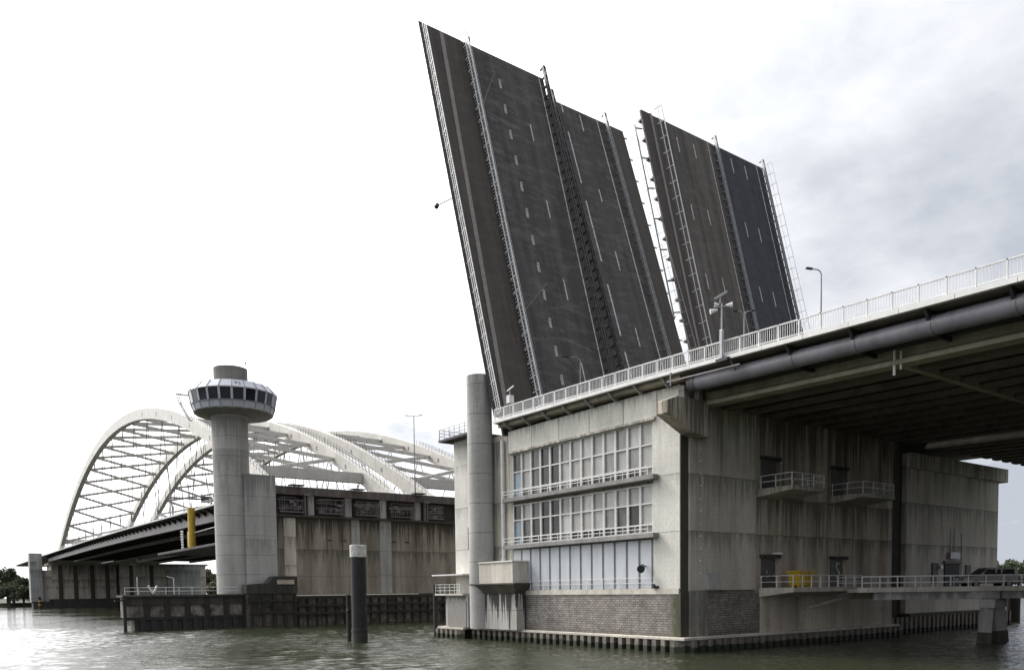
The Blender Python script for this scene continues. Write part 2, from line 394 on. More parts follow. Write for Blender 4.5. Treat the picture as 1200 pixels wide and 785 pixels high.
# ------------------------------------------------------------------ world, sun, camera
SUN_AZ, SUN_EL = R(-18), R(41)            # azimuth clockwise from +Y (the bridge's axis)
sd = Vector((sin(SUN_AZ)*cos(SUN_EL), cos(SUN_AZ)*cos(SUN_EL), sin(SUN_EL)))
w = bpy.data.worlds.new('World'); sc.world = w; w.use_nodes = True
N = NT(w.node_tree); w.node_tree.nodes.clear()
out = N.n('ShaderNodeOutputWorld')
sky = N.n('ShaderNodeTexSky'); sky.sky_type = 'NISHITA'; sky.sun_disc = False; sky.sun_elevation = SUN_EL; sky.sun_rotation = SUN_AZ
tc = N.n('ShaderNodeTexCoord').outputs['Generated']
nv = N.n('ShaderNodeVectorMath', operation='NORMALIZE'); N.l(tc, nv.inputs[0]); d = nv.outputs[0]
dt = N.n('ShaderNodeVectorMath', operation='DOT_PRODUCT'); N.l(d, dt.inputs[0]); dt.inputs[1].default_value = sd
g = N.math('MAXIMUM', dt.outputs['Value'], 0.)
xyz = N.n('ShaderNodeSeparateXYZ'); N.l(d, xyz.inputs[0])
den = N.math('ADD', N.math('MAXIMUM', xyz.outputs[2], 0.), .22)
cv = N.n('ShaderNodeCombineXYZ'); N.l(N.math('DIVIDE', xyz.outputs[0], den), cv.inputs[0]); N.l(N.math('DIVIDE', xyz.outputs[1], den), cv.inputs[1])
mpv = N.n('ShaderNodeMapping'); mpv.inputs['Location'].default_value = (3.1, 1.7, 0); N.l(cv.outputs[0], mpv.inputs[0])
cn = N.noise(mpv.outputs[0], 1.5, 9, .55)
cn2 = N.noise(mpv.outputs[0], 4.2, 7, .6)
cl = N.ramp(N.math('ADD', N.math('MULTIPLY', cn, .72), N.math('MULTIPLY', cn2, .28)), [(.30, 0.), (.66, 1.)])
g2 = N.math('POWER', g, 2.6)
lowz = N.math('SUBTRACT', 1., N.math('MULTIPLY', N.math('MAXIMUM', xyz.outputs[2], 0.), 3.2), clamp=True)
f = N.math('ADD', N.math('MULTIPLY', N.math('SUBTRACT', cl, .36), .95), N.math('MULTIPLY', g2, 2.25))
f = N.math('SUBTRACT', f, N.math('MULTIPLY', N.math('MULTIPLY', lowz, N.math('SUBTRACT', 1., cl)), .72), clamp=True)
cc = N.mix(f, (.46,.49,.55), (1.0,1.0,1.005))
gain = N.math('ADD', 1.0, N.math('MULTIPLY', N.math('MULTIPLY', N.math('POWER', g, 3.), f), 2.4))
bg1 = N.n('ShaderNodeBackground'); N.l(sky.outputs[0], bg1.inputs[0]); bg1.inputs[1].default_value = .05
bg2 = N.n('ShaderNodeBackground'); N.l(cc, bg2.inputs[0]); N.l(gain, bg2.inputs[1])
mx = N.n('ShaderNodeMixShader'); mx.inputs[0].default_value = .97
N.l(bg1.outputs[0], mx.inputs[1]); N.l(bg2.outputs[0], mx.inputs[2]); N.l(mx.outputs[0], out.inputs[0])

sun = bpy.data.lights.new('sun', 'SUN'); sun.energy = 2.6; sun.angle = R(18); sun.color = (1,.96,.9)
so = bpy.data.objects.new('sun', sun); col.objects.link(so); so.rotation_euler = (-sd).to_track_quat('-Z', 'Y').to_euler(); so.location = (0,0,120)

cam = bpy.data.cameras.new('camera'); co = bpy.data.objects.new('camera', cam); col.objects.link(co); sc.camera = co
FPX, YAW, PIT, ROL, PX, PY = 945.03, .633811, -.0575769, -.0131229, 596.17, 746.21
fw = Vector((sin(YAW)*cos(PIT), cos(YAW)*cos(PIT), sin(PIT))); rt = Vector((cos(YAW), -sin(YAW), 0)); up = rt.cross(fw)
c_, s_ = cos(ROL), sin(ROL); r2 = rt*c_ + up*s_; u2 = up*c_ - rt*s_
mw = Matrix((( r2.x, u2.x, -fw.x, 0), (r2.y, u2.y, -fw.y, 0), (r2.z, u2.z, -fw.z, 5.2), (0,0,0,1)))
co.matrix_world = mw
cam.sensor_fit = 'HORIZONTAL'; cam.sensor_width = 36; cam.lens = FPX/1200*36
cam.shift_x = (600-PX)/1200; cam.shift_y = (PY-392.5)/1200; cam.clip_start = .5; cam.clip_end = 9000
sc.view_settings.view_transform = 'Standard'; sc.view_settings.look = 'None'; sc.view_settings.gamma = 1; sc.view_settings.exposure = 0.32
try: sc.view_settings.use_curve_mapping = False
except Exception: pass

# ------------------------------------------------------------------ water and banks
def graded(lo, hi, step, far):
    a = list(np.arange(lo, hi + 1e-6, step)); s = step; v = hi
    while v < far: s *= 1.22; v += s; a.append(v)
    s = step; v = lo; pre = []
    while v > -far: s *= 1.22; v -= s; pre.append(v)
    return np.array(pre[::-1] + a)
xs = graded(-20, 120, .36, 4200); ys = graded(18, 150, .36, 4200)
XX, YY = np.meshgrid(xs, ys); fx = np.clip(1 - np.gradient(xs)/3.2, 0, 1); fy = np.clip(1 - np.gradient(ys)/3.2, 0, 1)
ZZ = np.zeros_like(XX)
for k in range(34):
    lam = .85*(3.4/.85)**rng.random(); th = R(250) + rng.normal(0, .75); ph = rng.random()*2*pi
    kx, ky = 2*pi/lam*cos(th), 2*pi/lam*sin(th)
    ZZ += .0085*lam**.9*np.sin(kx*XX + ky*YY + ph)
ZZ *= np.outer(fy, fx)*(.8 + .45*np.sin(XX*.051 + YY*.023 + .6*np.sin(YY*.061)) * np.cos(YY*.043 - XX*.017))
nx, ny = len(xs), len(ys)
me = bpy.data.meshes.new('water')
me.vertices.add(nx*ny); me.vertices.foreach_set('co', np.stack([XX, YY, ZZ], -1).astype(np.float32).ravel())
ii = (np.arange(ny-1)[:, None]*nx + np.arange(nx-1)[None, :]).ravel()
quads = np.stack([ii, ii+1, ii+nx+1, ii+nx], -1)
me.loops.add(quads.size); me.loops.foreach_set('vertex_index', quads.ravel().astype(np.int32))
me.polygons.add(len(quads)); me.polygons.foreach_set('loop_start', np.arange(0, quads.size, 4, dtype=np.int32))
me.polygons.foreach_set('use_smooth', np.ones(len(quads), bool)); me.update(); me.validate()
me.materials.append(M['water'])
wo = bpy.data.objects.new('water', me); col.objects.link(wo); struct(wo)

def bank(name, pts, top):
    b = MB(); n = len(pts); cx = sum(p[0] for p in pts)/n; cy = sum(p[1] for p in pts)/n
    v = [(x, y, -1.) for x, y in pts] + [(cx + (x-cx)*.985, cy + (y-cy)*.985, top) for x, y in pts]
    b._add(v, [(k, (k+1) % n, n+(k+1) % n, n+k) for k in range(n)] + [tuple(range(n, 2*n))])
    return struct(b.build(name, M['soil']))
bank('river_bank', [(-2500,462),(-300,470),(10,470),(62,462),(160,462),(420,520),(700,640),(2600,1800),(2600,2600),(-2500,2600)], 2.2)
bank('terrain', [(425,172),(470,146),(640,170),(1500,420),(1500,900),(760,560),(520,330)], 2.)

# ------------------------------------------------------------------ heights of the deck's edge along the bridge
_zy = [(-60,19.85),(19,21.72),(48,22.40),(67,22.60),(129,22.95),(165,23.22),(198,23.56),(244,24.06),(314,24.45),(400,24.35),(545,24.0),(640,22.5)]
def zd(y): return float(np.interp(y, [a for a, _ in _zy], [b for _, b in _zy]))
def span(a, b, st): 
    n = max(1, int(round((b-a)/st))); return [a + (b-a)*i/n for i in range(n+1)]
# Near-side pier, approach decks, railings and everything on them are written in world metres:
# X runs across the bridge (away from the photographer), Y along it, Z up from the water.

# ================================================================== 1 the windowed bascule pier
P = thing('bascule_pier', 'concrete bascule pier with two rows of tall windows above a brick base', 'bridge pier', (50.2,44.4,0))
MB().box(51.1,82.5,45.1,78.3,.5,21.55).build('core_wall', M['weather'], P)
# river-facing side wall (X = 50.2)
MB().box(50.2,51.1,44.66,47.62,5.2,21.55).box(50.205,51.1,47.1,47.62,19.4,21.55).build('corner_wall', M['cream'], P, bevel=.04)
MB().box(50.62,51.1,67.62,71.4,5.,21.55).build('recess_wall', M['grey'], P)
MB().box(50.2,51.1,73.2,78.4,4.9,22.1).box(51.1,60,78.3,78.4,4.9,22.1).build('end_wall', M['cream'], P, bevel=.04)
ye = [47.12, 51.04, 55.43, 59.7, 63.9, 67.9]
for a, b in zip(ye[:-1], ye[1:]):
    MB().box(50.12,51.1,a+.035,b-.035,19.42,21.55).build('spandrel_panel', M['cream'], P, bevel=.03)
MB().box(49.95,51.1,47.3,67.8,19.2,19.4).build('window_head', M['grey'], P)
# wall behind the glazing
MB().box(50.75,51.1,47.62,67.62,5.2,19.2).build('glazing_back_wall', M['weather'], P)
# windows: thirteen bays in each row
yb = [67.42 - 1.515*i for i in range(14)]
def window(y0, y1, z0, z1, tr, sill, mats):
    f = MB(); x0, x1 = 50.32, 50.52
    f.box(x0,x1,y0,y0+.11,z0,z1).box(x0,x1,y1-.11,y1,z0,z1)
    f.box(x0+.01,x1,y0+.11,y1-.11,z1-.10,z1).box(x0+.01,x1,y0+.11,y1-.11,z0,z0+.09)
    f.box(x0+.01,x1,y0+.11,y1-.11,tr-.06,tr+.06).box(x0+.01,x1,y0+.11,y1-.11,sill-.06,sill+.06)
    wn = f.build('window', M['frame'], P)
    for (a, b), m in zip(((tr+.06, z1-.10), (sill+.06, tr-.06), (z0+.09, sill-.06)), mats):
        MB().box(50.49,50.515,y0+.11,y1-.11,a,b).build('pane', M[m], wn)
pat1 = {0:('g_dark','g_blue','g_blue'), 1:('g_blind','g_blind','g_mid'), 2:('g_mid','g_mid','g_mid'), 3:('g_dark','g_dark','g_dark'), 4:('g_dark','g_dark','g_dark')}
pat2 = {0:('g_dark','g_blue','g_blue'), 1:('g_blind','g_mid','g_mid'), 2:('g_mid','g_dark','g_dark'), 3:('g_dark','g_dark','g_mid'), 4:('g_dark','g_dark','g_dark'), 11:('g_blind','g_dark','g_mid'), 10:('g_blind','g_mid','g_mid')}
for i in range(13):
    rr_ = random.Random(i); df = (rr_.choice(('g_blind','g_blind2','g_blind3')), rr_.choice(('g_blind','g_blind2','g_blind3')), rr_.choice(('g_mid','g_dark','g_blind3')))
    window(yb[i+1]+.01, yb[i]-.01, 14.72, 19.18, 17.30, 15.42, pat1.get(i, df))
    window(yb[i+1]+.01, yb[i]-.01, 9.92, 13.98, 12.40, 10.62, pat2.get(i, df))
# walkways under both rows, each with its own white railing
for zt in (14.68, 9.86):
    wk = MB().box(49.55,50.28,47.0,68.3,zt-.40,zt).box(50.28,50.9,47.62,67.62,zt-.44,zt-.01).build('walkway', M['ledge'], P, bevel=.03)
    r = MB()
    for y in span(47.7,68.2,1.515): r.box(49.60,49.64,y-.022,y+.022,zt,zt+.70)
    for h in (.36, .69): r.box(49.60,49.64,47.7,68.2,zt+h-.025,zt+h+.025)
    r.build('walkway_railing', M['rail'], wk)
# cladding below
for i in range(13):
    y0, y1 = yb[i+1], yb[i]
    MB().box(50.22,50.5,y0+.14,y1-.14,5.22,9.36).build('cladding_panel', M['panel'], P, bevel=.02)
js = MB()
for y in yb: js.box(50.32,50.55,y-.14,y+.14,5.22,9.36)
js.build('joint_strip', M['panelgap'], P)
r = MB()
for y in span(47.3,64.2,2.1): r.box(49.98,50.03,y-.025,y+.025,5.2,6.15)
for h in (.5, .93): r.box(49.98,50.03,47.3,64.2,5.2+h-.02,5.2+h+.02)
r.build('base_railing', M['rail'], P)
fl = MB().box(49.5,50.2,48.42,48.5,7.1,7.18).tube((49.75,48.45,7.05),(49.2,48.1,6.85),.26,10,.34).build('floodlight', M['lampdark'], P)
MB().box(49.9,50.2,47.0,47.5,5.25,5.45).box(49.7,49.95,47.15,47.35,5.3,5.6).build('bulkhead_lamp', M['lampdark'], P)
# brick base, sill course, skirt of sheet piles
MB().box(50.12,51.05,44.72,66.2,1.2,4.72).box(51.3,60.2,44.34,45.2,1.2,4.72).build('brick_base', M['brick'], P)
MB().box(50.04,51.08,44.68,66.2,4.72,5.2).build('sill_course', M['grey'], P, bevel=.03)
MB().box(51.05,53.2,44.28,45.15,1.2,5.0).build('corner_plinth', M['corner'], P, bevel=.05)
MB().box(60.2,82.5,44.34,45.2,1.2,5.0).build('land_plinth', M['weather'], P)
MB().box(50.2,51.12,44.60,44.70,4.9,17.6).box(50.06,51.1,44.5,44.72,1.2,4.9).build('rain_notch', M['notch'], P)
MB().box(49.5,51.2,43.6,74.6,.98,1.22).box(51.2,82.8,43.6,44.7,.98,1.22).build('pile_capping', M['grey'], P, bevel=.05)
sp = MB()
def sheet(b, p, q, z0, z1, pitch=1.0, depth=.5):
    p = Vector((*p, 0)); q = Vector((*q, 0)); d_ = (q-p); L = d_.length; d_.normalize(); n_ = Vector((d_.y, -d_.x, 0))
    k = int(L/pitch); pts = []
    for i in range(k):
        s0 = i*pitch
        for t, o in ((0,0),(.42,0),(.48,1),(.94,1)): pts.append(p + d_*(s0+t*pitch) + n_*(depth*o))
    pts.append(q)
    v = [(a.x, a.y, z0) for a in pts] + [(a.x, a.y, z1) for a in pts]; n = len(pts)
    b._add(v, [(i, i+1, n+i+1, n+i) for i in range(n-1)])
sheet(sp, (49.95,74.6), (49.95,43.95), -1.5, .98); sheet(sp, (49.95,43.95), (83,43.95), -1.5, .98)
sp.build('sheet_piling', M['rustsheet'], P)
MB().box(50.3,82.6,44.3,78.,-1.5,.9).build('pile_backing', M['notch'], P)
# land-facing wall (Y = 44.4) with pilasters, doors and balconies
MB().box(51.1,59.7,44.4,45.1,5.,21.3).build('land_wall', M['grey'], P, bevel=.03)
MB().box(59.7,69.7,44.85,45.15,5.,21.3).box(70.6,81.6,44.85,45.15,5.,21.3).build('land_bay_wall', M['weather'], P)
for x0, x1 in ((69.7,70.6), (81.6,82.5), (63.35,63.75), (74.3,74.7), (66.5,66.9), (77.5,77.9)):
    MB().box(x0,x1,44.42,45.1,5.,21.3).build('pilaster', M['weather'], P, bevel=.03)
for z in np.arange(6.4, 18.6, 1.02):
    MB().tube((52.35,44.42,z),(52.35,44.3,z),.075,8).build('tie_bolt', M['lens'], P)
MB().prism([(44.4,5.0),(44.4,6.5),(43.9,5.0)], 'x', 52.9, 54.6).build('rubble_wedge', M['pale'], P, bevel=.1)
for x0 in (61.0, 71.9):
    for z0 in (5.2, 13.85):
        dr = MB().box(x0,x0+2.0,44.78,44.9,z0,z0+2.6).build('door', M['door'], P)
        MB().box(x0+1.7,x0+1.8,44.72,44.78,z0+1.1,z0+1.25).build('handle', M['galv'], dr)
        MB().box(x0-.2,x0+2.3,44.3,44.84,z0+2.65,z0+2.9).build('door_canopy', M['dark'], P)
MB().box(61.9,63.1,44.05,44.3,8.12,8.3).build('strip_lamp', M['lens'], P)
gr = MB(); pts = [(73.35,44.74,7.35),(72.95,44.74,7.5),(72.7,44.74,7.2),(72.95,44.74,6.85),(73.3,44.74,6.55),(73.1,44.74,6.15),(72.7,44.74,6.2)]
gr.path(pts, .055, 6); gr.build('graffiti', M['rail'], P)
g2 = MB()
for k in range(9):
    a = k*.7; g2.tube((61.5+.25*cos(a)+.09*k,44.74,6.4+.35*sin(a*1.3)), (61.5+.25*cos(a+.7)+.09*k+.09,44.74,6.4+.35*sin((a+.7)*1.3)), .03, 5)
g2.build('graffiti', M['galv'], P)
for x0, x1 in ((60.0,64.9), (71.0,76.6)):
    bl = MB().prism([(44.85,13.05),(44.85,13.8),(41.0,13.8),(41.0,13.45)], 'x', x0, x1).build('balcony', M['grey'], P, bevel=.03)
    r = MB(); zt = 13.8
    for x, y in [(x0+.1,44.2),(x0+.1,42.7),(x0+.1,41.1),(x0+(x1-x0)/3,41.1),(x0+(x1-x0)*2/3,41.1),(x1-.1,41.1),(x1-.1,42.7),(x1-.1,44.2)]:
        r.box(x-.035,x+.035,y-.035,y+.035,zt,zt+1.1)
    for h in (.55, 1.08):
        r.box(x0+.08,x0+.12,41.1,44.4,zt+h-.03,zt+h+.03).box(x1-.12,x1-.08,41.1,44.4,zt+h-.03,zt+h+.03).box(x0+.1,x1-.1,41.08,41.12,zt+h-.03,zt+h+.03)
    r.build('balcony_railing', M['rail'], bl)
# low platform on the land side
pf = MB().prism([(44.34,4.35),(44.34,5.15),(40.9,5.15),(40.9,4.75)], 'x', 60.1, 71.).build('platform', M['grey'], P, bevel=.03)
r = MB(); zt = 5.15
for x in span(60.2,70.9,1.34): r.box(x-.035,x+.035,40.95,41.02,zt,zt+1.05)
for y in (44.2,42.6): r.box(60.17,60.24,y-.035,y+.035,zt,zt+1.05)
for h in (.5, 1.03): r.box(60.2,70.9,40.965,41.005,zt+h-.025,zt+h+.025).box(60.185,60.225,41.0,44.4,zt+h-.025,zt+h+.025)
r.build('platform_railing', M['rail'], pf)
MB().bar((71.,42,4.4),(67.,44.3,3.2),.3).build('platform_strut', M['grey'], P)
# corbel that carries the pipe at the corner
MB().prism([(47.4,18.75),(47.4,19.75),(48.5,20.15),(52.3,20.2),(52.3,17.3),(50.25,17.5)], 'y', 43.4, 44.62).build('corbel', M['weather'], P, bevel=.05)
MB().box(49.6,50.1,43.7,44.3,20.2,21.2).build('bearing_post', M['pale'], P)
MB().box(51.4,51.8,43.7,44.3,20.2,21.9).build('bearing_post', M['pale'], P)
# service tower: slim concrete cylinder with its bracketed box and downpipe
MB().lathe(49.35,71.9,[(1.34,1.2),(1.34,27.9)],40).build('service_tower', M['tower'], P, smooth=True)
MB().box(48.3,50.6,64.9,70.9,5.95,8.05).build('meter_housing', M['grey'], P, bevel=.04)
MB().box(48.2,50.6,64.8,70.9,8.05,8.22).build('housing_lid', M['cream'], P, bevel=.03)
MB().box(47.95,50.6,64.2,72.2,5.82,5.95).build('housing_floor', M['dark'], P)
v = MB(); v._add([(48.05,64.4,5.82),(50.6,64.4,5.82),(50.6,72,5.82),(48.05,72,5.82),(48.75,65.2,4.9),(50.6,65.2,4.9),(50.6,70.9,4.9),(48.75,70.9,4.9)], [(0,1,2,3),(4,5,6,7),(0,1,5,4),(1,2,6,5),(2,3,7,6),(3,0,4,7)])
v.build('housing_bracket', M['notch'], P)
MB().box(48.85,51.1,65.1,70.9,1.2,4.9).box(49.0,51.1,70.9,73.3,1.2,4.9).build('tower_plinth', M['drip'], P)
MB().tube((50.3,69.15,8.2),(50.3,69.15,20.9),.20,12).tube((50.3,69.15,8.2),(50.3,69.15,8.6),.26,12).build('downpipe', M['rail'], P)
# far-left end: ventilation grille, landing, canopy and roller door
vg = MB()
for i in range(7): vg.box(50.1,50.2,74.5,75.6,9.95+i*.33,10.15+i*.33)
vg.box(50.14,50.2,74.4,75.7,9.8,12.3).build('vent_grille', M['door'], P)
MB().box(48.3,50.4,74.2,80.6,6.98,7.12).build('canopy', M['coping'], P)
ld = MB().box(48.4,51.,74.3,80.2,4.75,4.95).build('landing', M['grey'], P)
r = MB()
for y in span(75,80.1,1.02): r.box(48.45,48.5,y-.025,y+.025,4.95,6.0)
for h in (.35,.7,1.03): r.box(48.45,48.5,74.8,80.1,4.95+h-.02,4.95+h+.02)
r.build('landing_railing', M['rail'], ld)
MB().box(48.9,51.,74.,78.6,1.2,4.75).build('boat_house_wall', M['pale'], P)
MB().box(48.82,48.9,74.3,78.1,1.3,4.1).build('roller_door', M['shed'], P)
MB().box(48.6,51.,74.6,80.4,.98,1.2).build('landing_sill', M['grey'], P)
sp = MB(); sheet(sp, (48.8,80.4), (48.8,74.6), -1.5, .98); sp.build('sheet_piling', M['rustsheet'], P)
MB().tube((48.6,80.35,-2),(48.6,80.35,6.0),.28,10).build('landing_pile', M['timber'], P)
# roof edge railing at the far-left end
rf = MB().box(48.9,58,73.1,79.6,22.1,22.35).build('roof_slab', M['dksteel'], P)
r = MB()
for y in span(73.2,79.5,1.05): r.box(48.95,49.,y-.025,y+.025,22.35,23.5)
for x in span(49,57.5,1.4): r.box(x-.025,x+.025,79.45,79.5,22.35,23.5)
for h in (.4,.78,1.14): r.box(48.95,49.,73.2,79.5,22.35+h-.02,22.35+h+.02).box(49,57.5,79.45,79.5,22.35+h-.02,22.35+h+.02)
r.build('roof_railing', M['galv'], rf)

# ================================================================== 2 the pier of the far bridge
Q = thing('bascule_pier', 'blank grey concrete pier behind the access bridge, no windows', 'bridge pier', (90.3,47,0))
MB().box(90.4,113.4,47,78,2.0,18.6).build('wall', M['grey'], Q, bevel=.05)
MB().box(90.4,114.9,46.5,79,18.3,20.0).build('pier_cap', M['grey'], Q, bevel=.05)
MB().box(82.6,90.35,47.6,78,.5,21.2).build('gap_wall', M['dark'], Q)  # wall coloured dark to stand for the shade inside the gap
MB().box(89.8,114,46.2,78.5,-1.5,2.0).build('pile_backing', M['notch'], Q)
sp = MB(); sheet(sp, (83.2,46.0), (114.4,46.0), -1.5, 1.75); sp.build('sheet_piling', M['rustsheet'], Q)
dr = MB().box(99.2,102.9,46.90,47.05,4.95,7.75).build('door', M['black'], Q)  # black panel painting the darkness of an open gateway
MB().box(98.9,103.2,46.75,46.98,7.75,8.05).build('door_frame', M['door'], Q)
MB().box(100.0,102.4,46.6,46.98,8.3,9.1).build('lamp_box', M['galv'], Q)
MB().box(96.2,97.6,46.85,46.99,5.4,7.8).build('switch_cabinet', M['door'], Q)
MB().box(104.6,105.8,46.85,46.99,5.6,7.6).build('switch_cabinet', M['door'], Q)
MB().tube((97.8,46.75,7.3),(97.8,46.55,7.3),.28,12).build('lamp', M['lens'], Q)
MB().tube((103.4,46.9,5.),(103.4,46.9,11.5),.06,6).tube((100.6,46.9,9.1),(100.6,46.9,12.0),.05,6).tube((101.6,46.9,9.1),(101.6,46.9,12.0),.05,6).build('conduit', M['galv'], Q)

# ================================================================== 3/4 the approach decks
def approach(x0, x1, y0, y1, label, edge_beam, first_beam, nb, loc):
    D = thing('approach_deck', label, 'bridge deck', loc)
    ys_ = span(y0, y1, 6)
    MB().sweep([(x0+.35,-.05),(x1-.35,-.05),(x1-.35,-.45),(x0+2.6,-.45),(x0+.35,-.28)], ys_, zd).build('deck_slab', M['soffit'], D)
    MB().sweep([(x0+6.,-.045),(x1-3.,-.045),(x1-3.,-.02),(x0+6.,-.02)], ys_, zd).build('carriageway', M['road'], D)
    for xx in ((x0,) if edge_beam else (x1-.34,)):
        c = MB(); 
        for a in span(y0, y1, 3.25)[:-1]:
            b = a + (y1-y0)/max(1, round((y1-y0)/3.25)) - .03
            c.sweep([(xx,-.27),(xx+.34,-.27),(xx+.34,.04),(xx,.04)], [a, b], zd)
        c.build('edge_beam', M['coping'], D)
    for i in range(nb):
        x = first_beam + i*(x1-first_beam-2.4)/(nb-1)
        dp = 2.45 if i == 0 else 2.3
        pr = [(x-.62,-dp),(x+.62,-dp),(x+.62,-dp+.28),(x+.17,-dp+.55),(x+.17,-.46),(x-.17,-.46),(x-.17,-dp+.55),(x-.62,-dp+.28)]
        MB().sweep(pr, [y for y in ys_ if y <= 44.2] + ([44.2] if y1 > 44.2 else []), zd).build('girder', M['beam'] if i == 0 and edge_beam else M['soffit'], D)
    return D
DK = approach(48.7, 87.45, -46, 68.6, 'wide approach deck with white edge beam and plum pipe, above the footbridge', True, 52.5, 12, (52.5,44,19))
MB().sweep([(49.4,-.62),(50.9,-.62),(50.9,-.3),(49.4,-.3)], span(44,68.6,6), zd).build('soffit_band', M['beam'], DK)
for y in (28.1, 12., -6.):
    MB().box(53.4,84,y-.22,y+.22,zd(y)-2.35,zd(y)-1.95).build('cross_beam', M['beam'], DK)
# plum pipe below the walkway, hung from triangular brackets
pipe = MB(); ring = [(49.95 + .58*cos(2*pi*k/20), -1.13 + .58*sin(2*pi*k/20)) for k in range(20)]
pipe.sweep(ring, span(-46, 42.6, 6), zd); pipe.build('pipe', M['plum'], DK, smooth=True)
pe = MB().sweep([(49.95 + .62*cos(2*pi*k/20), -1.13 + .62*sin(2*pi*k/20)) for k in range(20)], [42.6, 43.3], zd).build('pipe_flange', M['barrier'], DK, smooth=True)
MB().sweep([(51.1,-.46),(51.9,-.46),(51.9,-1.5),(51.3,-1.5)], span(-46,43,6), zd).build('service_tray', M['dksteel'], DK)
for k in range(17):
    y = 34. - 4.72*k + .1*(k % 2)
    z = zd(y)
    MB().prism([(48.85,z-.33),(52.2,z-.4),(52.2,z-1.7),(50.4,z-1.72),(49.5,z-1.1)], 'y', y-.09, y+.09).build('bracket', M['dksteel'], DK)
    MB().sweep([(49.95 + .61*cos(2*pi*q/16), -1.13 + .61*sin(2*pi*q/16)) for q in range(16)], [y-.12, y+.12], zd).build('pipe_strap', M['plum'], DK, smooth=True)
for y in span(45.5,67,3.05):
    z = zd(y); MB().prism([(48.85,z-.35),(50.,z-.35),(50.,z-1.),(49.7,z-1.)], 'y', y-.08, y+.08).build('bracket', M['galv'], DK)
MB().tube((52.0,28.0,zd(28)-.9),(52.0,28.0,zd(28)-3.1),.09,8).tube((52.05,27.6,zd(28)-1.6),(52.05,27.6,zd(28)-2.8),.06,8).build('downpipe', M['rail'], DK)
# maintenance step below the edge beam at the pier corner
MB().bar((48.6,44.6,21.45),(48.6,37.6,21.25),.08,.1).bar((48.6,44.2,22.1),(48.6,44.2,21.1),.1).bar((48.6,38.6,22.0),(49.9,38.6,20.6),.1).build('hanger_beam', M['plumdk'], DK)
MB().box(48.35,48.75,38.55,39.6,21.75,21.98).build('mast_bracket', M['dksteel'], DK)
pr = MB().box(54,80,-44.5,-43,-2,zd(-44)-2.8); pr.build('trestle_pier', M['weather'], DK)

FD = approach(87.6, 115.6, -46, 70, 'far approach deck, seen only from below beyond the wide deck', False, 89.3, 10, (90,47,19))
MB().box(90,112,-44.5,-43,-2,zd(-44)-2.8).build('trestle_pier', M['weather'], FD)

# ================================================================== 5 railing on the near edge
RL = thing('railing', 'long white baluster railing along the edge of the windowed pier and its approach', 'railing', (48.85,44,zd(44)+.04))
ys_ = span(-46, 68.4, 1.62)
for k, y in enumerate(ys_):
    z = zd(y) + .04
    MB().box(48.80,48.90,y-.045,y+.045,z,z+1.12).build('post', M['rail'], RL)
ba = MB()
for a, b in zip(ys_[:-1], ys_[1:]):
    for i in range(1, 9):
        y = a + (b-a)*i/9.; z = zd(y) + .04
        ba.box(48.835,48.865,y-.014,y+.014,z+.16,z+1.06)
ba.build('balusters', M['rail'], RL)
MB().sweep([(48.80,1.08),(48.90,1.08),(48.90,1.16),(48.80,1.16)], span(-46,68.4,6), zd).build('top_rail', M['rail'], RL)
MB().sweep([(48.82,.15),(48.88,.15),(48.88,.21),(48.82,.21)], span(-46,68.4,6), zd).build('bottom_rail', M['rail'], RL)

# ================================================================== 6 the raised leaves, built flat in their own axes and tilted up
def leaf(label, x0, yh, zh, th):
    o = bpy.data.objects.new('bascule_leaf', None); col.objects.link(o)
    o.location = (x0, yh, zh); o.rotation_euler = (R(th), 0, 0); o['label'] = label; o['category'] = 'bridge leaf'; o['group'] = 'raised bascule leaves'
    return o
def lb(o, name, mat, *bx):
    b = MB()
    for q in bx: b.box(*q)
    return b.build(name, M[mat], o, local=True)
def lrail(o, name, mat, x, y0, y1, h, step, n_h=3, sub=0, w=.05, lean=0.):
    b = MB()
    for y in span(y0, y1, step): b.bar((x,y,0), (x+lean,y,h), w)
    for i in range(n_h):
        t = (i+1)/n_h; b.bar((x+lean*t,y0,h*t-.02), (x+lean*t,y1,h*t-.02), w*(1.3 if i == n_h-1 else .9))
    if sub:
        for y in span(y0, y1, sub): b.bar((x+lean*.1,y,.1), (x+lean,y,h), .05 if w > .08 else .022)
    return b.build(name, M[mat], o, local=True)
def barrier(o, x, y0, y1, mat='barrier', h=.75):
    b = MB()
    b.box(x-.20,x-.12,y0,y1,h-.32,h).box(x+.12,x+.20,y0,y1,h-.32,h)
    for y in span(y0, y1, 1.34): b.box(x-.11,x+.11,y-.08,y+.08,0,h-.05)
    return b.build('crash_barrier', M[mat], o, local=True)
def under(o, w_, L, inset=1.2):
    for x in (inset, w_/2+.8, w_-1.2):
        MB().prism([(-2.5,-.32),(L-.4,-.32),(L-.4,-1.1),(L*.5,-2.3),(6,-3.2),(-2.5,-3.2)], 'x', x-.25, x+.25).build('main_girder', M['plumdk'], o, local=True)
    b = MB()
    for y in span(1.5, L-1.2, 3.2): b.box(.05,w_-.05,y-.12,y+.12,-.95,-.31)
    b.build('cross_girders', M['plumdk'], o, local=True)
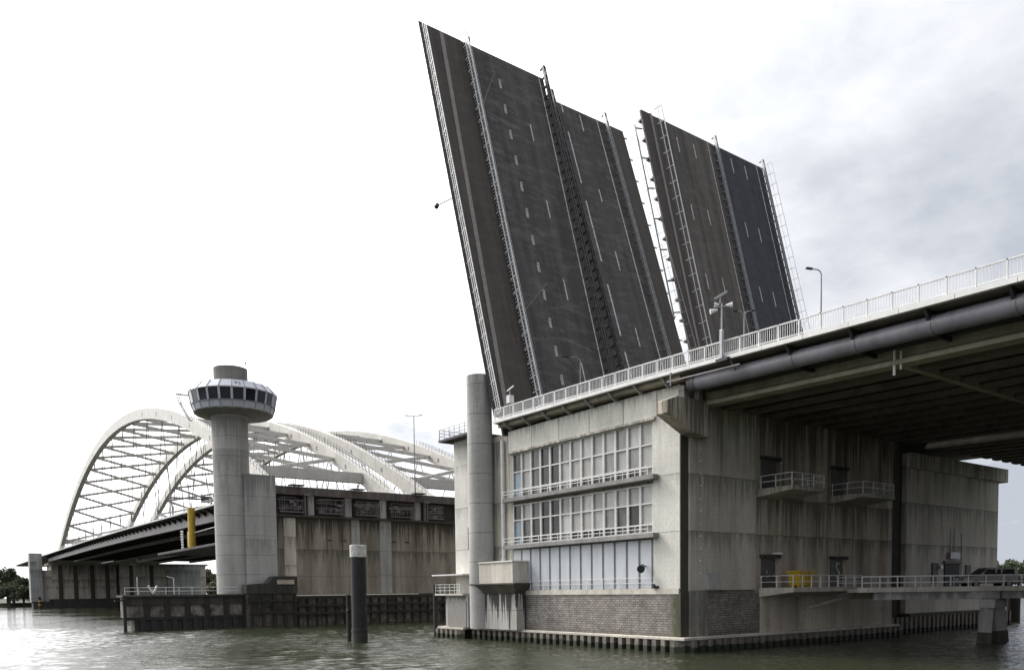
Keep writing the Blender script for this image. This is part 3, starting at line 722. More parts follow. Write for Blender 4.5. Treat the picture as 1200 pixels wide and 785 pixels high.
# -- leaf with the bike path
L1 = 49.4
A = leaf('tall raised leaf with bike path and a column of white blocks, leftmost', 50., 68.86, 22.8, 73.6)
lb(A, 'deck_plate', 'dksteel', (0,17.5,-1.5,L1,-.30,-.06)); under(A, 17.5, L1, 6.)
lb(A, 'bike_path', 'path', (.02,5.0,-1.4,L1-.02,-.06,0)); lb(A, 'carriageway', 'asph', (5.5,17.45,-1.4,L1-.02,-.06,-.0))
s = MB(); s._add([(.72,.5,.006),(1.24,.5,.006),(2.46,L1-.1,.006),(1.94,L1-.1,.006),(.72,.5,.06),(1.24,.5,.06),(2.46,L1-.1,.06),(1.94,L1-.1,.06)], [(0,1,2,3),(4,5,6,7),(0,1,5,4),(1,2,6,5),(2,3,7,6),(3,0,4,7)])
s.build('kerb_strip', M['kerb'], A, local=True)
for k in range(12):
    y = 5.6 + 3.56*k
    lb(A, 'block_marking', 'block', (9.62,10.02,y,y+.95,.004,.012))
    lb(A, 'block_marking', 'block', (9.70,10.08,y+1.02,y+1.3,.004,.012))
for a, b in ((38.7,41.1),(28.0,30.4),(17.0,19.8),(6.4,9.0)): lb(A, 'lane_dash', 'white', (13.34,13.5,a,b,.004,.012))
lb(A, 'edge_line', 'white', (16.62,16.78,.5,L1-.1,.004,.012))
lrail(A, 'outer_railing', 'rail', -.55, .5, L1+.9, 1.15, 1.75, 3, .35, .06, -.15)
b = MB()
for y in span(2, L1-1, 2.9): b.prism([(0,-.1),(-.75,-.05),(-.75,-.2),(0,-.9)], 'y', y-.1, y+.1)
b.box(-.8,-.02,.4,L1,-.1,-.02); b.build('railing_bracket', M['dksteel'], A, local=True)
lrail(A, 'path_railing', 'rail', 5.15, .5, L1+.7, 1.15, 1.7, 2, .42, .10, 0)
barrier(A, 5.75, .5, L1+.4, 'galv', .6)
barrier(A, 17.25, .5, L1+1.1, 'barrier', .85)
MB().tube((-.6,26.5,-.2),(-2.6,25.2,-.6),.06,6).lathe(-2.7,25.1,[(.05,-.9),(.28,-.7),(.22,-.3)],10).build('navigation_lamp', M['lampdark'], A, local=True)
for p0, p1 in (((6.6,41.5),(9.2,46.6)), ((6.2,40.3),(11.4,39.6)), ((6.4,14.2),(10.6,18.6)), ((11.5,11.8),(15.6,10.8))):
    d_ = Vector((p1[0]-p0[0], p1[1]-p0[1])).normalized()*.03; n_ = (-d_.y, d_.x)
    s = MB(); s._add([(p0[0]-n_[0],p0[1]-n_[1],.005),(p1[0]-n_[0],p1[1]-n_[1],.005),(p1[0]+n_[0],p1[1]+n_[1],.005),(p0[0]+n_[0],p0[1]+n_[1],.005)], [(0,1,2,3)])
    s.build('cable_slot', M['kerb'], A, local=True)
for x in (-.4, 5.2): MB().tube((x,L1,0),(x,L1+1.9,.6),.035,6).build('tip_antenna', M['rail'], A, local=True)
# -- middle leaf
A2 = leaf('raised leaf in the middle with long white dashes beside a tall grimy barrier', 70.5, 69.2, 22.8, 71.55)
lb(A2, 'deck_plate', 'dksteel', (-2.75,13.0,-1.5,L1,-.30,-.06)); under(A2, 13., L1)
lb(A2, 'barrier_strip', 'path', (-2.7,-.9,-1.4,L1-.02,-.06,-.01)); lb(A2, 'carriageway', 'asph', (-.85,9.0,-1.4,L1-.02,-.06,0)); lb(A2, 'footway', 'path', (9.0,12.95,-1.4,L1-.02,-.06,.02))
for a, b in ((36.9,44.9),(25.2,34.2),(14.5,21.9),(3.5,12.3),(48,49.3)): lb(A2, 'lane_dash', 'white', (1.5,1.72,a,b,.004,.012))
for a, b in ((46.2,48.8),(35.1,37.0),(24.7,27.5),(13.6,16.3)): lb(A2, 'lane_dash', 'white', (4.62,4.8,a,b,.004,.012))
lb(A2, 'edge_line', 'white', (7.9,8.06,.5,L1-.1,.004,.012)); lb(A2, 'edge_line', 'white', (.5,.62,8,30,.004,.012))
barrier(A2, -.5, .5, L1+.5, 'barrier', .95); barrier(A2, 9.25, .5, L1+1., 'galv', .75)
lrail(A2, 'outer_railing', 'galv', 13.5, .5, L1+.6, 1.3, 1.75, 2, 0, .038, .75)
for y in span(2, L1-1, 3.5): MB().box(12.95,13.6,y-.06,y+.06,-.2,-.02).build('railing_bracket', M['rail'], A2, local=True)
# -- the far bridge's leaf
L3 = 52.6
B = leaf('raised leaf of the far bridge, brown lanes beside blue-black lanes, rightmost', 87., 71.74, 22.8, 75.7)
lb(B, 'deck_plate', 'dksteel', (0,28.2,-1.5,L3,-.30,-.06)); under(B, 28.2, L3, 5.)
lb(B, 'footway', 'path', (.02,1.7,-1.4,L3-.02,-.06,.03)); lb(B, 'carriageway', 'asph_brown', (3.3,15.2,-1.4,L3-.02,-.06,0)); lb(B, 'carriageway', 'asph_blue', (16.,28.1,-1.4,L3-.02,-.06,-.003))
lb(B, 'kerb_strip', 'kerb', (1.7,2.1,-1.,L3,-.06,.12)); lb(B, 'channel', 'path', (2.1,3.3,-1.4,L3-.05,-.06,-.02))
for x, o_ in ((7.0,0.),(10.75,.15),(19.75,.75),(23.1,.65)):
    for a in (48.2, 37.1, 26.1, 15.1, 4.1): lb(B, 'lane_dash', 'white', (x-.08,x+.08,a+o_,a+o_+2.5,.004,.012))
for x in (14.4, 26.45): lb(B, 'edge_line', 'white', (x-.07,x+.07,.5,L3-.1,.004,.012))
lrail(B, 'path_railing', 'rail', 3.0, .5, L3+1.1, 1.15, 2.4, 2, 0, .085, .35)
barrier(B, 15.75, .5, L3+.9, 'galv', .8); barrier(B, 27.6, .5, L3+.8, 'galv', .8)
lrail(B, 'outer_railing', 'rail', 28.75, .5, L3+.6, 1.2, 1.9, 2, 0, .05, .5)
b = MB()
b.bar((-1.25,20,-.6),(-1.25,L3-2.5,-.6),.14)
for y in span(21, L3-3, 4.6): b.bar((-1.25,y,-.6),(.1,y+.3,-.5),.14)
b.build('side_frame', M['dksteel'], B, local=True)

# ================================================================== 7 piers across the opening
def left_pier(x0, x1, label, detail):
    o = thing('bascule_pier', label, 'bridge pier', (x0,129,0))
    MB().box(x0,x1,129,150,4.9,18.0).build('wall', M['brown'], o, bevel=.04)
    MB().box(x0,x1,130.6,150,18.0,21.4).build('bearing_wall', M['dark'], o)  # set-back wall, coloured dark for the shade behind the cages
    MB().box(x0-.2,x1+.2,128.5,150,21.4,22.75).build('deck_end_beam', M['rusty'], o, bevel=.03)
    MB().box(x0-.6,x1+.2,128.2,129.2,17.75,18.12).build('bearing_shelf', M['dark'], o)
    for x in (53.9, 60.7, 67.4, 74.4) if detail else (x0+7, x0+15, x0+22):
        MB().box(x-.62,x+.62,128.6,130.6,18.12,21.4).build('bearing_stub', M['pale'], o, bevel=.08)
    if not detail: 
        MB().box(x0-.5,x1+.5,128,151,-1.5,4.9).build('fender_base', M['dark'], o); return o
    for x0_, x1_ in ((48.5,52.4),(55.2,59.6),(62.,66.3),(68.8,73.),(76.2,79.6)):
        lt = MB(); z0, z1 = 18.6, 20.9
        rq = random.Random(int(x0_*10))
        for z in np.linspace(z0, z1, 6):
            if rq.random() < .8: lt.box(x0_,x1_-rq.choice((0,0,1.2)),128.32,128.38,z-.03,z+.03)
        for i, x in enumerate(np.linspace(x0_, x1_, 11)):
            if rq.random() < .7: lt.box(x-.025,x+.025,128.30,128.36,z0,z0+(z1-z0)*rq.choice((1,1,.6,.8)))
        for i in range(5):
            xa = x0_ + (x1_-x0_)*i/5; lt.bar((xa,128.4,z0),(xa+(x1_-x0_)/5*rq.choice((1,-.3,2)),128.4,z0+(z1-z0)*rq.random()),.05)
        for i in range(3):
            z = z0 + .3 + rq.random()*1.9; lt.tube((x0_-.3,128.55,z),(x1_+.3,128.6,z+rq.uniform(-.3,.3)),.07,6)
        for i in range(4):
            xx_ = x0_ + rq.random()*(x1_-x0_-.8); zz_ = z0 + rq.random()*1.6; lt.box(xx_,xx_+rq.uniform(.3,.9),128.45,128.9,zz_,zz_+rq.uniform(.2,.6))
        lt.box(x0_,x1_,127.9,128.5,z0-.14,z0-.02)
        lt.build('inspection_cage', M['plumdk'], o)
    for x in (52.7, 75.6):
        MB().box(x,x+.12,128.1,128.6,17.9,21.6).box(x+.5,x+.62,128.1,128.6,17.9,21.6).box(x-.2,x+.9,127.9,128.6,21.3,21.6).build('guide_rail', M['plumdk'], o)
    for x in (50., 61., 73.): MB().box(x,x+2.4,127.2,128.6,22.78,22.95).build('tip_lock', M['barrier'], o)
    MB().box(49.2,51.2,128.7,129.05,5.,17.6).build('stained_buttress', M['grey'], o)
    MB().box(61.2,62.7,128.6,129.05,5.,17.8).box(66.6,68.8,128.5,129.05,5.,17.8).build('pale_buttress', M['pale'], o)
    for x in (57.3, 60.0, 69.6, 72.2): MB().box(x-.4,x+.4,128.93,129.0,14.0,14.3).build('bolt_recess_shade', M['notch'], o)  # dark plates on the flat wall, painting the shade of recesses
    MB().box(42.75,47.75,128,134.5,5.,24.2).build('pylon', M['pylon'], o, bevel=.06)
    return o
LP = left_pier(47.9, 85.4, 'brown stained concrete pier across the water, behind the black mooring pile', True)
left_pier(87.6, 116, 'pier of the far bridge across the water, mostly hidden behind the windowed pier', False)

# ================================================================== 8 control tower
T = thing('control_tower', 'round concrete control tower with glazed cab on top, beside the arches', 'tower', (41.3,131.2,5))
cx, cy = 41.75, 131.2
MB().lathe(cx,cy,[(2.78,-1.),(2.78,33.6)],48).build('shaft', M['tower'], T, smooth=True)
sx_, sy_ = cx, cy; cx += .55; cy -= .4
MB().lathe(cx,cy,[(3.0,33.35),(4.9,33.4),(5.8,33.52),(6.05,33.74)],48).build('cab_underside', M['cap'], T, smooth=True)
NF = 22; A0 = R(5)
def fr(r0, z0, r1, z1, lo, hi, k, th=.0):
    a = A0 + 2*pi*(k+lo)/NF; b = A0 + 2*pi*(k+hi)/NF
    q = lambda r, t, z: (cx+r*cos(t), cy+r*sin(t), z)
    return [q(r0,a,z0), q(r0,b,z0), q(r1,b,z1), q(r1,a,z1)]
cab = MB().lathe(cx,cy,[(6.0,33.65),(6.35,34.72)],NF,A0); cab.build('cab_skirt', M['cabpaint'], T)
MB().lathe(cx,cy,[(6.1,34.72),(6.4,36.55)],NF,A0).build('cab_core', M['lampdark'], T)
MB().lathe(cx,cy,[(6.8,36.55),(6.8,36.7),(5.7,37.9),(5.3,37.95)],NF,A0).build('cab_roof', M['cabpaint'], T)
MB().lathe(cx,cy,[(6.45,34.7),(6.48,34.82),(6.35,34.83)],NF,A0).build('cab_sill', M['cabtrim'], T)
for k in range(NF):
    b = MB(); qa = fr(6.38,34.83,6.68,36.53,.09,.91,k); qb = fr(6.3,34.83,6.6,36.53,.09,.91,k)
    b._add(qa + qb, [(0,1,2,3),(7,6,5,4),(0,1,5,4),(2,3,7,6),(1,2,6,5),(3,0,4,7)])
    b.build('cab_window', M['g_cab'], T)
    b = MB(); qa = fr(6.44,34.82,6.74,36.54,-.09,.09,k); qb = fr(6.25,34.82,6.55,36.54,-.09,.09,k)
    b._add(qa + qb, [(0,1,2,3),(7,6,5,4),(0,1,5,4),(2,3,7,6),(1,2,6,5),(3,0,4,7)])
    b.build('mullion', M['cabpaint'], T)
for k in range(NF):
    t = A0 + 2*pi*k/NF
    MB().bar((cx+6.8*cos(t),cy+6.8*sin(t),36.75),(cx+5.72*cos(t),cy+5.72*sin(t),37.95),.10,.08).build('roof_seam', M['cabtrim'], T)
    MB().bar((cx+6.03*cos(t),cy+6.03*sin(t),33.7),(cx+6.38*cos(t),cy+6.38*sin(t),34.7),.08,.06).build('skirt_seam', M['cabtrim'], T)
cx, cy = sx_ + .3, sy_ - .2
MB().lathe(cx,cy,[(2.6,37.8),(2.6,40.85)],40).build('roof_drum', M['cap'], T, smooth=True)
MB().tube((cx+1.9,cy-1.6,40.85),(cx+1.9,cy-1.6,41.7),.05,6).box(cx+1.8,cx+2.0,cy-1.7,cy-1.5,41.6,41.85).build('obstruction_lamp', M['red'], T)
cx, cy = sx_ + .55, sy_ - .4
fd = Vector((-.80,.60,0)); bs = Vector((cx,cy,0)) + fd*6.6
lg = MB()
for o_ in (-.45, .45):
    sd_ = Vector((.6,.8,0))*o_
    pts = [bs + sd_ + Vector((0,0,36.8)), bs + fd*2.3 + sd_ + Vector((0,0,37.1)), bs + fd*1.9 + sd_ + Vector((0,0,35.6)), bs + sd_ + fd*.4 + Vector((0,0,32.9))]
    lg.path(pts, .10, 6); lg.tube(bs + sd_ + Vector((0,0,35.8)), bs + fd*1.9 + sd_ + Vector((0,0,35.6)), .07, 6)
    lg.tube(bs + fd*-.2 + sd_ + Vector((0,0,33.6)), bs + sd_ + fd*.5 + Vector((0,0,32.9)), .07, 6)
for z, e_ in ((37.1,2.3),(35.6,1.9),(34.6,1.4),(32.9,.4)):
    lg.tube(bs + fd*e_ + Vector((.6,.8,0))*.45 + Vector((0,0,z)), bs + fd*e_ - Vector((.6,.8,0))*.45 + Vector((0,0,z)), .06, 6)
lg.build('escape_ladder_frame', M['rail'], T)
tx = bpy.data.curves.new('number', 'FONT'); tx.body = '92'; tx.size = 1.0; tx.extrude = .015; tx.align_x = 'CENTER'; tx.align_y = 'CENTER'
tdir = math.atan2(-131.2, -41.3 - 2.)
kf = round((tdir - A0)/(2*pi/NF) - .5); tmid = A0 + 2*pi*(kf+.5)/NF
apo = cos(pi/NF)
tmp = bpy.data.objects.new('number_curve', tx); col.objects.link(tmp); bpy.context.view_layer.update()
tme = bpy.data.meshes.new_from_object(tmp.evaluated_get(bpy.context.evaluated_depsgraph_get()))
bpy.data.objects.remove(tmp); tme.materials.clear(); tme.materials.append(M['cabtext'])
to = bpy.data.objects.new('number', tme); col.objects.link(to); to.parent = T
rr = (6.8+5.7)/2*apo + .03; 
tilt = math.atan2(1.2, 1.1)
to.location = (cx - 41.3 + rr*cos(tmid), cy - 131.2 + rr*sin(tmid), 37.32 - 5); to.rotation_euler = (tilt, 0, tmid + pi/2)

# ================================================================== 9 tied-arch bridges
def zar(y): return 24.4 + 36.3*(1-((y-287)/141)**2)
def arch_bridge(x1, x2, dx0, dx1, label):
    o = thing('arch_bridge', label, 'bridge', (x1,150,zd(150)))
    ysr = span(146.5, 427.5, 4.4)
    for x in (x1, x2):
        dep = lambda y: 3.7
        v = []; f = []; b = MB()
        for y in ysr:
            s_ = -2*36.3*(y-287)/141**2; n_ = Vector((0,-s_,1)).normalized()
            t = Vector((0,y,zar(y))); l = t - n_*2.9
            for xx in (x-.85, x+.85):
                v.append((xx,t.y,t.z)); v.append((xx,l.y,l.z))
        n = len(ysr)
        for i in range(n-1):
            a = i*4; c = a+4
            f += [(a,a+2,c+2,c),(a+1,c+1,c+3,a+3),(a,c,c+1,a+1),(a+2,a+3,c+3,c+2)]
        f += [(0,1,3,2), ((n-1)*4,(n-1)*4+2,(n-1)*4+3,(n-1)*4+1)]
        b._add(v, f); rb_ = b.build('arch_rib', M['arch'], o)
        for y in span(168, 247, 16):
            for y_ in (y, 574-y):
                s_ = -2*36.3*(y_-287)/141**2; n_ = Vector((0,-s_,1)).normalized(); c_ = Vector((0,y_,zar(y_))) - n_*1.6
                for xx in (x-.88, x+.84): MB().box(xx,xx+.04,c_.y-.35,c_.y+.35,c_.z-.5,c_.z+.5).build('access_hatch', M['hang'], rb_)
    for x in (x1, x2):
        b = MB()
        ya = span(149, 196, 1.6)
        for sx_ in (-.7, .7):
            for y in ya: b.box(x+sx_-.03,x+sx_+.03,y-.03,y+.03,zar(y)-.1,zar(y)+1.15)
            for h_ in (.55, 1.12): b.sweep([(x+sx_-.03,h_-.03),(x+sx_+.03,h_-.03),(x+sx_+.03,h_+.03),(x+sx_-.03,h_+.03)], ya, zar)
        b.build('rib_handrail', M['barrier'], o)
    nd = [161 + (413-161)*i/18 for i in range(19)]
    mid = lambda y: zar(y) - 1.9
    for a, b_ in zip(nd[:-1], nd[1:]):
        for p, q in (((x1+.95,a),(x2-.95,b_)), ((x2-.95,a),(x1+.95,b_))):
            MB().bar((p[0],p[1],mid(p[1])), (q[0],q[1],mid(q[1])), .6, .8).build('brace', M['arch'], o)
    for y in (nd[0], nd[-1]):
        MB().box(x1+.95,x2-.95,y-.8,y+.8,mid(y)-1.0,mid(y)+1.1).build('portal_beam', M['arch'], o)
    hy = [163 + (411-163)*i/15 for i in range(16)]
    for x in (x1, x2):
        for y in hy:
            for s_ in (-1, 1):
                yb_ = min(424, max(150, y + s_*9.2))
                MB().tube((x,y,zar(y)-3.2),(x,yb_,zd(yb_)),.11,6).build('hanger', M['hang'], o)
    ysd = span(150, 560, 10)
    MB().sweep([(dx0+.35,-.05),(dx1-.35,-.05),(dx1-.35,-.5),(dx0+2,-.5),(dx0+.35,-.3)], ysd, zd).build('deck_slab', M['soffit'], o)
    MB().sweep([(dx0+5.5,-.046),(dx1-3,-.046),(dx1-3,-.02),(dx0+5.5,-.02)], ysd, zd).build('carriageway', M['road'], o)
    for xx in (dx0, dx1-.34): MB().sweep([(xx,-.34),(xx+.34,-.34),(xx+.34,.04),(xx,.04)], ysd, zd).build('edge_beam', M['galv'], o)
    for xx in (dx0+2.4, x2, dx0+13.):
        pr = [(xx-.55,-3.0),(xx+.55,-3.0),(xx+.55,-2.8),(xx+.1,-2.75),(xx+.1,-.5),(xx-.1,-.5),(xx-.1,-2.75),(xx-.55,-2.8)]
        MB().sweep(pr, span(150,430,10), zd).build('main_girder', M['plumdk'], o)
    b = MB()
    for y in span(153, 428, 5): b.box(dx0+2.6,dx1-1.5,y-.15,y+.15,zd(y)-2.2,zd(y)-.5); b.prism([(dx0+.4,zd(y)-.32),(dx0+2.3,zd(y)-.5),(dx0+2.3,zd(y)-1.6)], 'y', y-.1, y+.1)
    b.build('cross_girders', M['dksteel'], o)
    b = MB()
    for xx in (dx0+5, dx0+9, dx0+17, dx0+22, dx0+27):
        b.sweep([(xx-.15,-1.1),(xx+.15,-1.1),(xx+.15,-.52),(xx-.15,-.52)], span(150,430,10), zd)
    b.build('stringers', M['dksteel'], o)
    rl = MB()
    for xx in (dx0+.15, dx1-.2):
        for y in span(150, 560, 2.5): rl.box(xx-.03,xx+.03,y-.03,y+.03,zd(y)+.04,zd(y)+1.1)
        for h_ in (.4, .75, 1.1): rl.sweep([(xx-.03,h_-.03),(xx+.03,h_-.03),(xx+.03,h_+.03),(xx-.03,h_+.03)], ysd, zd)
    rl.build('parapet_railing', M['rail'], o)
    return o
AB = arch_bridge(55., 80., 48.7, 85.6, 'cream tied-arch bridge with crossed bracing rising left of the control tower')
AB2 = arch_bridge(89., 114., 87., 116.5, 'second tied-arch bridge rising right of the control tower, behind the first')

# river piers at the far end
def river_pier(x0, x1, label, mat, pyl):
    o = thing('river_pier', label, 'bridge pier', (x0,430,0))
    MB().box(x0,x1,430,446,4.,20.6).build('wall', M[mat], o, bevel=.1)
    MB().box(x0-1.5,x1+1.5,428,448,-1,4.).build('plinth', M['dark'], o, bevel=.1)
    MB().box(x0-1,x1+1,429.4,446.5,20.0,20.9).build('pier_cap', M['grey'], o)
    for t in (.13, .36, .62, .86):
        xx = x0 + (x1-x0)*t; MB().box(xx-.9,xx+.9,429.85,430.2,4.,20.).build('slot_shade', M['notch'], o)  # dark strips on the solid wall, painting the shade of openings
    if pyl:
        MB().box(43.2,48.3,429,435,3.,25.3).build('pylon', M['pale'], o, bevel=.1)
        MB().box(48.3,x0,430.5,440,3.,17.5).build('shoulder_wall', M['grey'], o)
        MB().box(44,x0+2,428.6,436,-1,3.).build('pylon_base', M['dark'], o)
        MB().box(x0,x1,428.9,429.1,17.6,17.8).box(x0,x1,428.9,429.1,16.2,16.4).build('inspection_rail', M['plum'], o)
    else:
        MB().box(x0+22,x0+38,429.2,430.2,4.,20.6).build('pale_wall_section', M['pale'], o)
    return o
river_pier(52., 79.5, 'distant dark river pier with pale pylon under the far end of the arches', 'weather', True)
river_pier(81., 122., 'distant wide grey river pier just left of the control tower foot', 'grey', False)

# ================================================================== 10 fender below the control tower
F = thing('fender', 'dark fender of wet timber and stained concrete below the control tower', 'fender', (25,126,0))
MB().box(24.6,49,127.6,131,1.9,4.9).build('concrete_facing', M['facing'], F, bevel=.05)
MB().box(24.2,49,127.0,131.5,4.9,5.25).build('capping_beam', M['dark'], F, bevel=.05)
MB().box(24.3,49,127.2,127.7,1.6,2.0).build('waling', M['timber'], F)
MB().box(24.4,49,127.35,127.62,3.75,4.9).build('waling', M['dark'], F)
for x in span(27.5,42,3.2): MB().box(x-.4,x+.4,127.25,127.65,2.0,4.9).build('fender_post', M['timber'], F)
sp = MB(); sheet(sp, (25.8,127.5), (44,127.5), -1.5, 1.65, 1.5, .25); sp.build('sheet_piling', M['dksteel'], F)
MB().box(25.9,49,127.6,131,-1.5,1.9).build('fender_backing', M['notch'], F)
MB().prism([(41.8,5.2),(41.8,6.7),(45.2,6.9),(46.2,8.),(50.1,8.),(50.1,5.2)], 'y', 125.8, 128.).build('corner_block', M['dark'], F, bevel=.06)
MB().box(46.7,49.5,125.6,125.82,6.7,7.4).build('stone_patch', M['weather'], F)
MB().box(42,50,126,131,-1.5,5.3).build('corner_base', M['corneralgae'], F)
for x in (42.6, 44.4, 46.2, 48.0, 49.6): MB().box(x-.22,x+.22,125.7,126.02,-1.5,5.1).build('fender_post', M['timber'], F)
for z in (2.2, 4.1): MB().box(42.1,50,125.55,125.72,z-.18,z+.18).build('waling', M['timber'], F)
for z0, z1 in ((4.3,4.75),(3.0,3.4),(1.7,2.1)):
    MB().box(50,84,126.3,126.8,z0,z1).build('waling', M['timber'], F)
for x in span(50.6,83.4,1.6): MB().tube((x,126.95,-2),(x,126.95,4.6),.2,8).build('fender_post', M['timber'], F)
MB().box(50,84,127.3,129.3,-1.5,4.8).build('fender_wall', M['facing'], F)
ry = MB()
for x in span(24.6,34,1.9): ry.tube((x,127.3,5.25),(x,127.3,6.4),.04,6)
for z in (5.8,6.35): ry.tube((24.6,127.3,z),(41,127.3,z),.04,6)
ry.tube((26.3,127.3,5.25),(26.3,127.3,7.9),.06,6).tube((31.4,127.3,5.25),(31.4,127.3,7.7),.06,6).tube((31.4,127.3,7.7),(30.4,127.3,8.),.05,6)
ry.build('fender_railing', M['rail'], F)
lv = MB().bar((27.8,127.2,6.6),(28.4,127.2,5.4),.22).bar((29.0,127.2,6.6),(28.4,127.2,5.4),.22).build('marker_board', M['rail'], F)

p = MB(); p.tube((24.3,126.3,-2),(24.3,126.3,5.2),.24,10).box(23.,24.6,126.1,126.5,4.4,4.6)
tag(p.build('fender_pile', M['timber']), 'thin dark pile standing free at the left end of the tower fender', 'pile')

# ================================================================== 11 mooring pile and its companion
O = thing('mooring_pile', 'thick black steel mooring pile with a white top band', 'mooring pile', (37.6,77.6,0))
MB().tube((37.6,77.6,-3),(37.6,77.6,8.9),.80,28).build('shaft', M['black'], O, smooth=True)
MB().tube((37.6,77.6,8.88),(37.6,77.6,10.15),.86,28,.86).build('band', M['capwhite'], O, smooth=True, bevel=.05)
MB().lathe(37.6,77.6,[(.815,1.2),(.83,1.35),(.815,1.5)],28).build('ring', M['dksteel'], O, smooth=True)
p = MB(); p.tube((37.3,79.6,-2),(37.3,79.6,5.0),.22,10).box(37.0,37.6,79.1,79.6,3.3,3.5)
tag(p.build('slim_pile', M['timber']), 'slim brown pile close behind the black mooring pile', 'pile')

# ================================================================== 12 access bridge on the right
e_ = Vector((.8059,-.5921,0)); n_ = Vector((.5921,.8059,0))
org = n_*71 + e_*30.8
AC = thing('access_bridge', 'low concrete access bridge with white railings, leading right from the pier platform', 'bridge', (org.x,org.y,0), rz=-YAW)
def ab(name, mat, *bx, **k):
    b = MB()
    for q in bx: b.box(*q)
    return b.build(name, M[mat], AC, local=True, **k)
ab('deck', 'grey', (0,70,0,5.4,4.62,4.92)); ab('roadway', 'road', (.1,70,.35,5.05,4.92,4.935))
ab('edge_girder', 'pale', (1.5,12.6,.12,.55,3.95,4.62), (12.75,45,.12,.55,3.95,4.62), bevel=.03); ab('edge_girder', 'weather', (1.5,70,4.85,5.3,3.95,4.62))
ab('kerb', 'grey', (0,70,0,.3,4.92,5.05), (0,70,5.1,5.4,4.92,5.05))
for yy in (.12, 5.25):
    r = MB()
    for x in span(.4,69,1.55): r.box(x-.04,x+.04,yy,yy+.07,5.05,6.05)
    for h in (.42, .98): r.box(.4,69,yy+.015,yy+.055,5.05+h-.035,5.05+h+.035)
    r.build('bridge_railing', M['rail'], AC, local=True)
for x0 in (11.5, 42):
    b = MB(); b.bar((x0-.25,-.15,3.5),(x0+3.3,3.9,3.5),1.25,.85); b.build('crosshead', M['pale'], AC, local=True, bevel=.12)
    for xt, yt, xb, yb_, wd in ((x0+.05,.35,x0-.45,.1,.80), (x0+2.6,3.1,x0+2.9,2.7,1.0)):
        b = MB(); b.bar((xt,yt,3.1),(xb,yb_,-2),wd,wd,(1,0,0)); b.build('column', M['pale'], AC, local=True, bevel=.05)
        t = .42; b = MB(); b.bar((xt+(xb-xt)*t,yt+(yb_-yt)*t,.95),(xb,yb_,-2),wd+.04,wd+.04,(1,0,0)); b.build('wet_footing', M['notch'], AC, local=True)

def vehicle(name, label, cat, r, dpt, L, H, mat, van=True):
    o = n_*dpt + e_*r
    V = thing(name, label, cat, (o.x,o.y,4.935), rz=-YAW+pi)
    W = 1.8; hw = W/2; b = MB()
    if van: pr = [(-L/2,.35),(-L/2,1.0),(-L/2+.12,H-.12),(-L/2+.4,H),(L/2-2.1,H),(L/2-1.15,1.1),(L/2-.2,.92),(L/2,.7),(L/2,.35)]
    else: pr = [(-L/2,.35),(-L/2,.85),(-L/2+.55,.98),(-L/2+1.05,H),(L/2-2.1,H),(L/2-1.2,.98),(L/2-.2,.85),(L/2,.65),(L/2,.35)]
    b.prism(pr, 'y', -hw, hw); b.build('body', M[mat], V, local=True, bevel=.07)
    # windows: side glass and windscreen
    lo = 1.08 if van else 1.0
    for s_ in (-1, 1):
        g_ = MB(); y0 = s_*hw; xs0 = [(-L/2+.35,-L/2+1.45),(-L/2+1.55,L/2-2.75),(L/2-2.65,L/2-1.5)] if van else [(-L/2+1.1,-L/2+1.95),(-L/2+2.05,L/2-1.75)]
        for i, (a, c) in enumerate(xs0):
            sh = .42 if i == len(xs0)-1 else .05
            g_.prism([(a,lo),(c+.1,lo),(c-sh,H-.16),(a+.08,H-.16)], 'y', y0-.012*s_, y0+.012*s_)
        g_.build('side_window', M['g_cab'], V, local=True)
    ws = MB()
    xa, za, xb, zb = (L/2-1.2,1.14,L/2-2.02,H-.08)
    ws._add([(xa+.03,-hw+.15,za),(xa+.03,hw-.15,za),(xb+.03,hw-.2,zb),(xb+.03,-hw+.2,zb),(xa-.03,-hw+.15,za),(xa-.03,hw-.15,za),(xb-.03,hw-.2,zb),(xb-.03,-hw+.2,zb)], [(0,1,2,3),(7,6,5,4),(0,4,5,1),(2,6,7,3),(1,5,6,2),(3,7,4,0)])
    ws.build('windscreen', M['g_cab'], V, local=True)
    for x in (-L/2+.85, L/2-.9):
        for s_ in (-1, 1):
            wh = MB().tube((x,s_*(hw-.22),.33),(x,s_*(hw+.015),.33),.33,20).build('wheel', M['tyre'], V, local=True, smooth=True)
            MB().tube((x,s_*(hw-.02),.33),(x,s_*(hw+.03),.33),.2,14).build('rim', M['rim'], wh, local=True)
    for s_ in (-1, 1):
        MB().box(L/2-.22,L/2+.015,s_*(hw-.2)-.16,s_*(hw-.2)+.16,.66,.84).build('headlight', M['lens'], V, local=True)
        MB().box(-L/2-.015,-L/2+.1,s_*(hw-.15)-.1,s_*(hw-.15)+.1,.8,1.15).build('tail_light', M['red'], V, local=True)
        MB().box(L/2-1.5,L/2-1.3,s_*(hw+.1)-.1,s_*(hw+.1)+.1,1.05,1.2).build('mirror', M[mat], V, local=True)
    return V
vehicle('parked_van', 'grey people carrier with dark windows parked on the access bridge', 'van', 43.6, 73.6, 4.7, 1.78, 'van')
vehicle('parked_car', 'silver car parked at the right edge, just beyond the grey people carrier', 'car', 49.6, 74.2, 4.3, 1.48, 'car', False)

